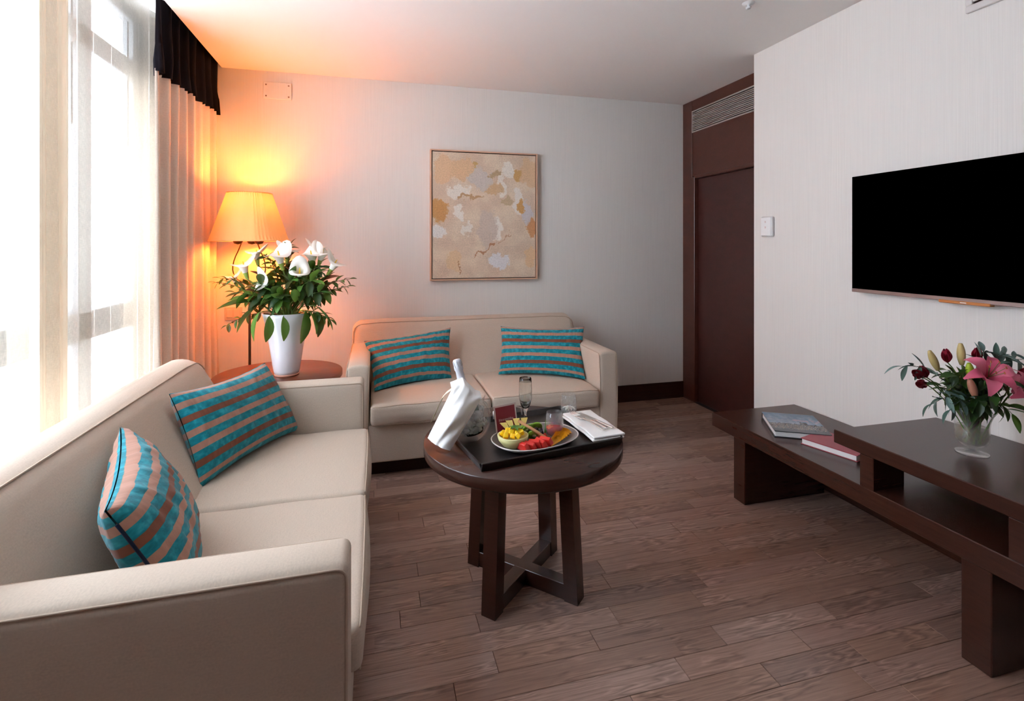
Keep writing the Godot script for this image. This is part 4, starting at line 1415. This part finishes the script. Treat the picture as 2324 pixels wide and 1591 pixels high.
func lily(p: Vector3, face: Vector3, base: Vector3, size: float, label: String) -> void:
	var o := thing("pink_lily", label, "flower", Vector3.ZERO, 0, "pink lilies in the footed glass vase")
	var B := aim(face)
	var st := S()
	var back := p - face.normalized() * 0.03
	tube(st, bez(base, Vector3(lerpf(base.x, back.x, 0.6), back.y - 0.05, lerpf(base.z, back.z, 0.6)), back, 8), 0.003, 6)
	put("stem", st, M.stem, o)
	for k in 6:
		var a := k * TAU / 6 + 0.2
		var rows := []
		var nt := 9
		for i in nt + 1:
			var t := i / float(nt)
			var w := size * 0.02 * pow(sin(PI * minf(1.0, 0.1 + 0.88 * t)), 0.7) * (1.0 if k % 2 == 0 else 0.8)
			var rad := size * (0.006 + 0.062 * pow(t, 1.25))
			var up := size * (0.05 * sin(t * 2.1) - 0.025 * pow(t, 3.0)) - 0.02 * size
			var row := PackedVector3Array()
			for j in 5:
				var s := -1.0 + j * 0.5
				var q := Vector3(rad, w * s, up + 0.25 * w * absf(s) + 0.0015 * sin(t * 20.0 + s * 3.0))
				q = Vector3(q.x * cos(a) - q.y * sin(a), q.x * sin(a) + q.y * cos(a), q.z)
				row.append(p + B * q)
			rows.append(row)
		st = S()
		grid(st, rows)
		put("petal", st, M.pink if k % 2 == 0 else M.pink2, o)
	for k in 6:
		var a := k * TAU / 6
		st = S()
		var tip := p + B * Vector3(0.02 * cos(a) * size, 0.02 * sin(a) * size, 0.05 * size)
		tube(st, [p + B * Vector3(0, 0, -0.01), tip], 0.0009, 5)
		put("filament", st, M.leaf2, o)
		st = S()
		bx(st, tip, Vector3(0.0035, 0.01, 0.0035), 0.001, B)
		put("anther", st, M.anther, o)

func bud(p: Vector3, dir: Vector3, base: Vector3, l: float, m: Material, label: String) -> void:
	var o := thing("lily_bud", label, "bud", Vector3.ZERO, 0, "lily buds in the footed glass vase")
	var st := S()
	tube(st, bez(base, Vector3(lerpf(base.x, p.x, 0.5), p.y - 0.06, lerpf(base.z, p.z, 0.5)), p, 7), 0.0026, 6)
	put("stem", st, M.stem, o)
	st = S()
	var d := dir.normalized()
	var pts := []
	var rad := []
	for i in 9:
		var t := i / 8.0
		pts.append(p + d * l * t)
		rad.append(0.003 + 0.0105 * pow(sin(PI * minf(1.0, 0.08 + 0.86 * t)), 0.75))
	tube(st, pts, rad, 10)
	put("bud", st, m, o)

func pink_bouquet() -> void:
	M.pink = mat(C(224, 112, 138), 0.5, 0.4)
	M.pink2 = mat(C(206, 86, 116), 0.5, 0.4)
	for k in ["pink", "pink2"]:
		M[k].backlight_enabled = true
		M[k].backlight = Color(0.5, 0.3, 0.35)
	M.anther = mat(C(168, 84, 40), 0.7)
	M.crimson = mat(C(150, 34, 58), 0.5, 0.4)
	M.euc = mat(C(110, 134, 128), 0.6, 0.3)
	M.euc2 = mat(C(78, 102, 92), 0.6, 0.3)
	M.budm = mat(C(206, 182, 120), 0.5)
	M.budg = mat(C(168, 190, 50), 0.5)
	M.budp = mat(C(190, 128, 104), 0.5)
	var V := Vector3(2.19, 0.611, -1.426)
	var o := thing("footed_vase", "clear footed glass vase with stems and water on the bench top", "vase", V)
	var st := S()
	lathe(st, [Vector2(0, 0.0005), Vector2(0.05, 0.0005), Vector2(0.051, 0.0022), Vector2(0.05, 0.0038), Vector2(0.03, 0.0065), Vector2(0.011, 0.011), Vector2(0.01, 0.018), Vector2(0.02, 0.024), Vector2(0.04, 0.034), Vector2(0.05, 0.052), Vector2(0.052, 0.075), Vector2(0.052, 0.1), Vector2(0.056, 0.13), Vector2(0.064, 0.152), Vector2(0.072, 0.165), Vector2(0.0712, 0.166), Vector2(0.07, 0.165), Vector2(0.062, 0.153), Vector2(0.054, 0.131), Vector2(0.05, 0.1), Vector2(0.05, 0.075), Vector2(0.048, 0.053), Vector2(0.038, 0.036), Vector2(0, 0.03)], 44)
	put("bowl_and_foot", st, M.thin_glass, o)
	st = S()
	lathe(st, [Vector2(0, 0.032), Vector2(0.035, 0.037), Vector2(0.046, 0.054), Vector2(0.048, 0.075), Vector2(0.048, 0.1), Vector2(0.0, 0.1)], 36)
	put("water", st, glass(Color(0.5, 0.44, 0.2, 0.42), 0.05), o)
	var r := RandomNumberGenerator.new()
	r.seed = 5
	var base := func() -> Vector3: return V + Vector3(r.randf_range(-0.03, 0.03), 0.045, r.randf_range(-0.03, 0.03))
	# stems spread in the water
	for i in 18:
		var a := i * TAU / 18
		st = S()
		tube(st, [V + Vector3(0.026 * cos(a + 2.4), 0.04 + 0.01 * (i % 3), 0.026 * sin(a + 2.4)), V + Vector3(0.043 * cos(a), 0.16, 0.043 * sin(a))], 0.0034, 6)
		tag(put("cut_stem", st, [M.stem, M.twig, M.leaf][i % 3]), "cut flower stem standing in the footed glass vase", "stem", "cut stems in the footed vase")
	lily(Vector3(2.152, 0.925, -1.345), Vector3(-0.35, 0.62, 0.6), base.call(), 1.25, "open pink lily facing the camera above the glass vase")
	lily(Vector3(2.285, 0.865, -1.33), Vector3(0.1, 0.5, 0.85), base.call(), 1.25, "open pink lily at the right picture edge")
	bud(Vector3(2.065, 0.925, -1.46), Vector3(-0.45, 0.8, 0), base.call(), 0.085, M.budm, "tan lily bud leaning left, above the crimson flowers")
	bud(Vector3(2.148, 0.945, -1.433), Vector3(-0.08, 1, 0), base.call(), 0.082, M.budm, "tall upright pale lily bud topmost in the bouquet")
	bud(Vector3(2.145, 0.9, -1.4), Vector3(-0.3, 0.9, 0.1), base.call(), 0.065, M.budg, "yellow green lily bud below the tall pale bud")
	bud(Vector3(2.115, 0.905, -1.385), Vector3(0.25, -0.9, 0.1), base.call(), 0.07, M.budp, "pinkish drooping bud under the open lily")
	# crimson alstroemeria
	var al := [[Vector3(1.99, 0.88, -1.45), Vector3(-0.9, 0.1, 0.2)], [Vector3(2.0, 0.9, -1.47), Vector3(-0.8, 0.4, 0.1)], [Vector3(2.035, 0.895, -1.48), Vector3(-0.5, 0.6, 0.1)], [Vector3(2.115, 0.95, -1.46), Vector3(-0.3, 0.9, 0.1)], [Vector3(2.25, 0.95, -1.45), Vector3(-0.2, 0.9, 0.2)], [Vector3(2.39, 0.885, -1.4), Vector3(0.4, 0.6, 0.3)]]
	var al_words := ["furthest left", "second from left, above the first", "third from left", "between the two tan buds", "behind the open lily", "at the right picture edge"]
	for ai in al.size():
		var d: Array = al[ai]
		var q := thing("alstroemeria", "small crimson trumpet flower " + al_words[ai], "flower", Vector3.ZERO, 0, "crimson flowers in the footed vase")
		st = S()
		var bp: Vector3 = base.call()
		tube(st, bez(bp, Vector3(lerpf(bp.x, d[0].x, 0.5), d[0].y - 0.05, lerpf(bp.z, d[0].z, 0.5)), d[0], 7), 0.002, 6)
		put("stem", st, M.stem, q)
		var B := aim(d[1])
		for k in 6:
			var pt := put("petal", leaf_mesh(0.056, 0.026, 0.3), M.crimson, q)
			pt.transform = Transform3D(B * Basis(Vector3.BACK, k * TAU / 6) * Basis(Vector3.RIGHT, -0.45), d[0])
	# eucalyptus
	var eu_words := ["reaching furthest left", "drooping down left over the bench", "drooping left beside the glass", "reaching out furthest right", "topmost behind the open lily", "upper right above the lilies"]
	var eu_at := -1
	for t in [Vector3(1.93, 0.94, -1.49), Vector3(1.985, 0.815, -1.42), Vector3(2.02, 0.8, -1.385), Vector3(2.43, 0.955, -1.41), Vector3(2.265, 0.99, -1.43), Vector3(2.38, 0.975, -1.42)]:
		eu_at += 1
		var bp: Vector3 = base.call() + Vector3(0, 0.11, 0)
		var pts := bez(bp, Vector3(lerpf(bp.x, t.x, 0.4), maxf(t.y, 0.86) + 0.02, lerpf(bp.z, t.z, 0.4)), t, 8)
		branch("eucalyptus_sprig", "grey-green eucalyptus sprig " + eu_words[eu_at], "eucalyptus", "eucalyptus sprigs in the footed vase", pts, 0.0018, M.euc2, 9, 0.062, 0.02, [M.euc, M.euc2], r, 0.5, 0.8)
	for k in 20:
		var a := k * 2.4
		var t := V + Vector3((0.07 + 0.06 * r.randf()) * cos(a), 0.19 + 0.11 * r.randf(), (0.06 + 0.03 * r.randf()) * sin(a))
		var bp: Vector3 = base.call() + Vector3(0, 0.08, 0)
		branch("green_spray", "small spray of dark green leaves in the footed vase", "foliage", "green sprays in the footed vase", bez(bp, Vector3(bp.x, t.y, bp.z), t, 6), 0.002, M.stem, 9, 0.06, 0.028, [M.leaf, M.leaf3, M.leaf3], r, 0.4, 1.0)
	branch("green_spray", "long drooping leafy stem over the right of the glass vase", "foliage", "", bez(V + Vector3(0.02, 0.12, 0), V + Vector3(0.06, 0.24, 0.03), Vector3(2.31, 0.765, -1.37), 7), 0.002, M.stem, 5, 0.07, 0.022, [M.leaf, M.leaf2], r, 0.5, 0.6)
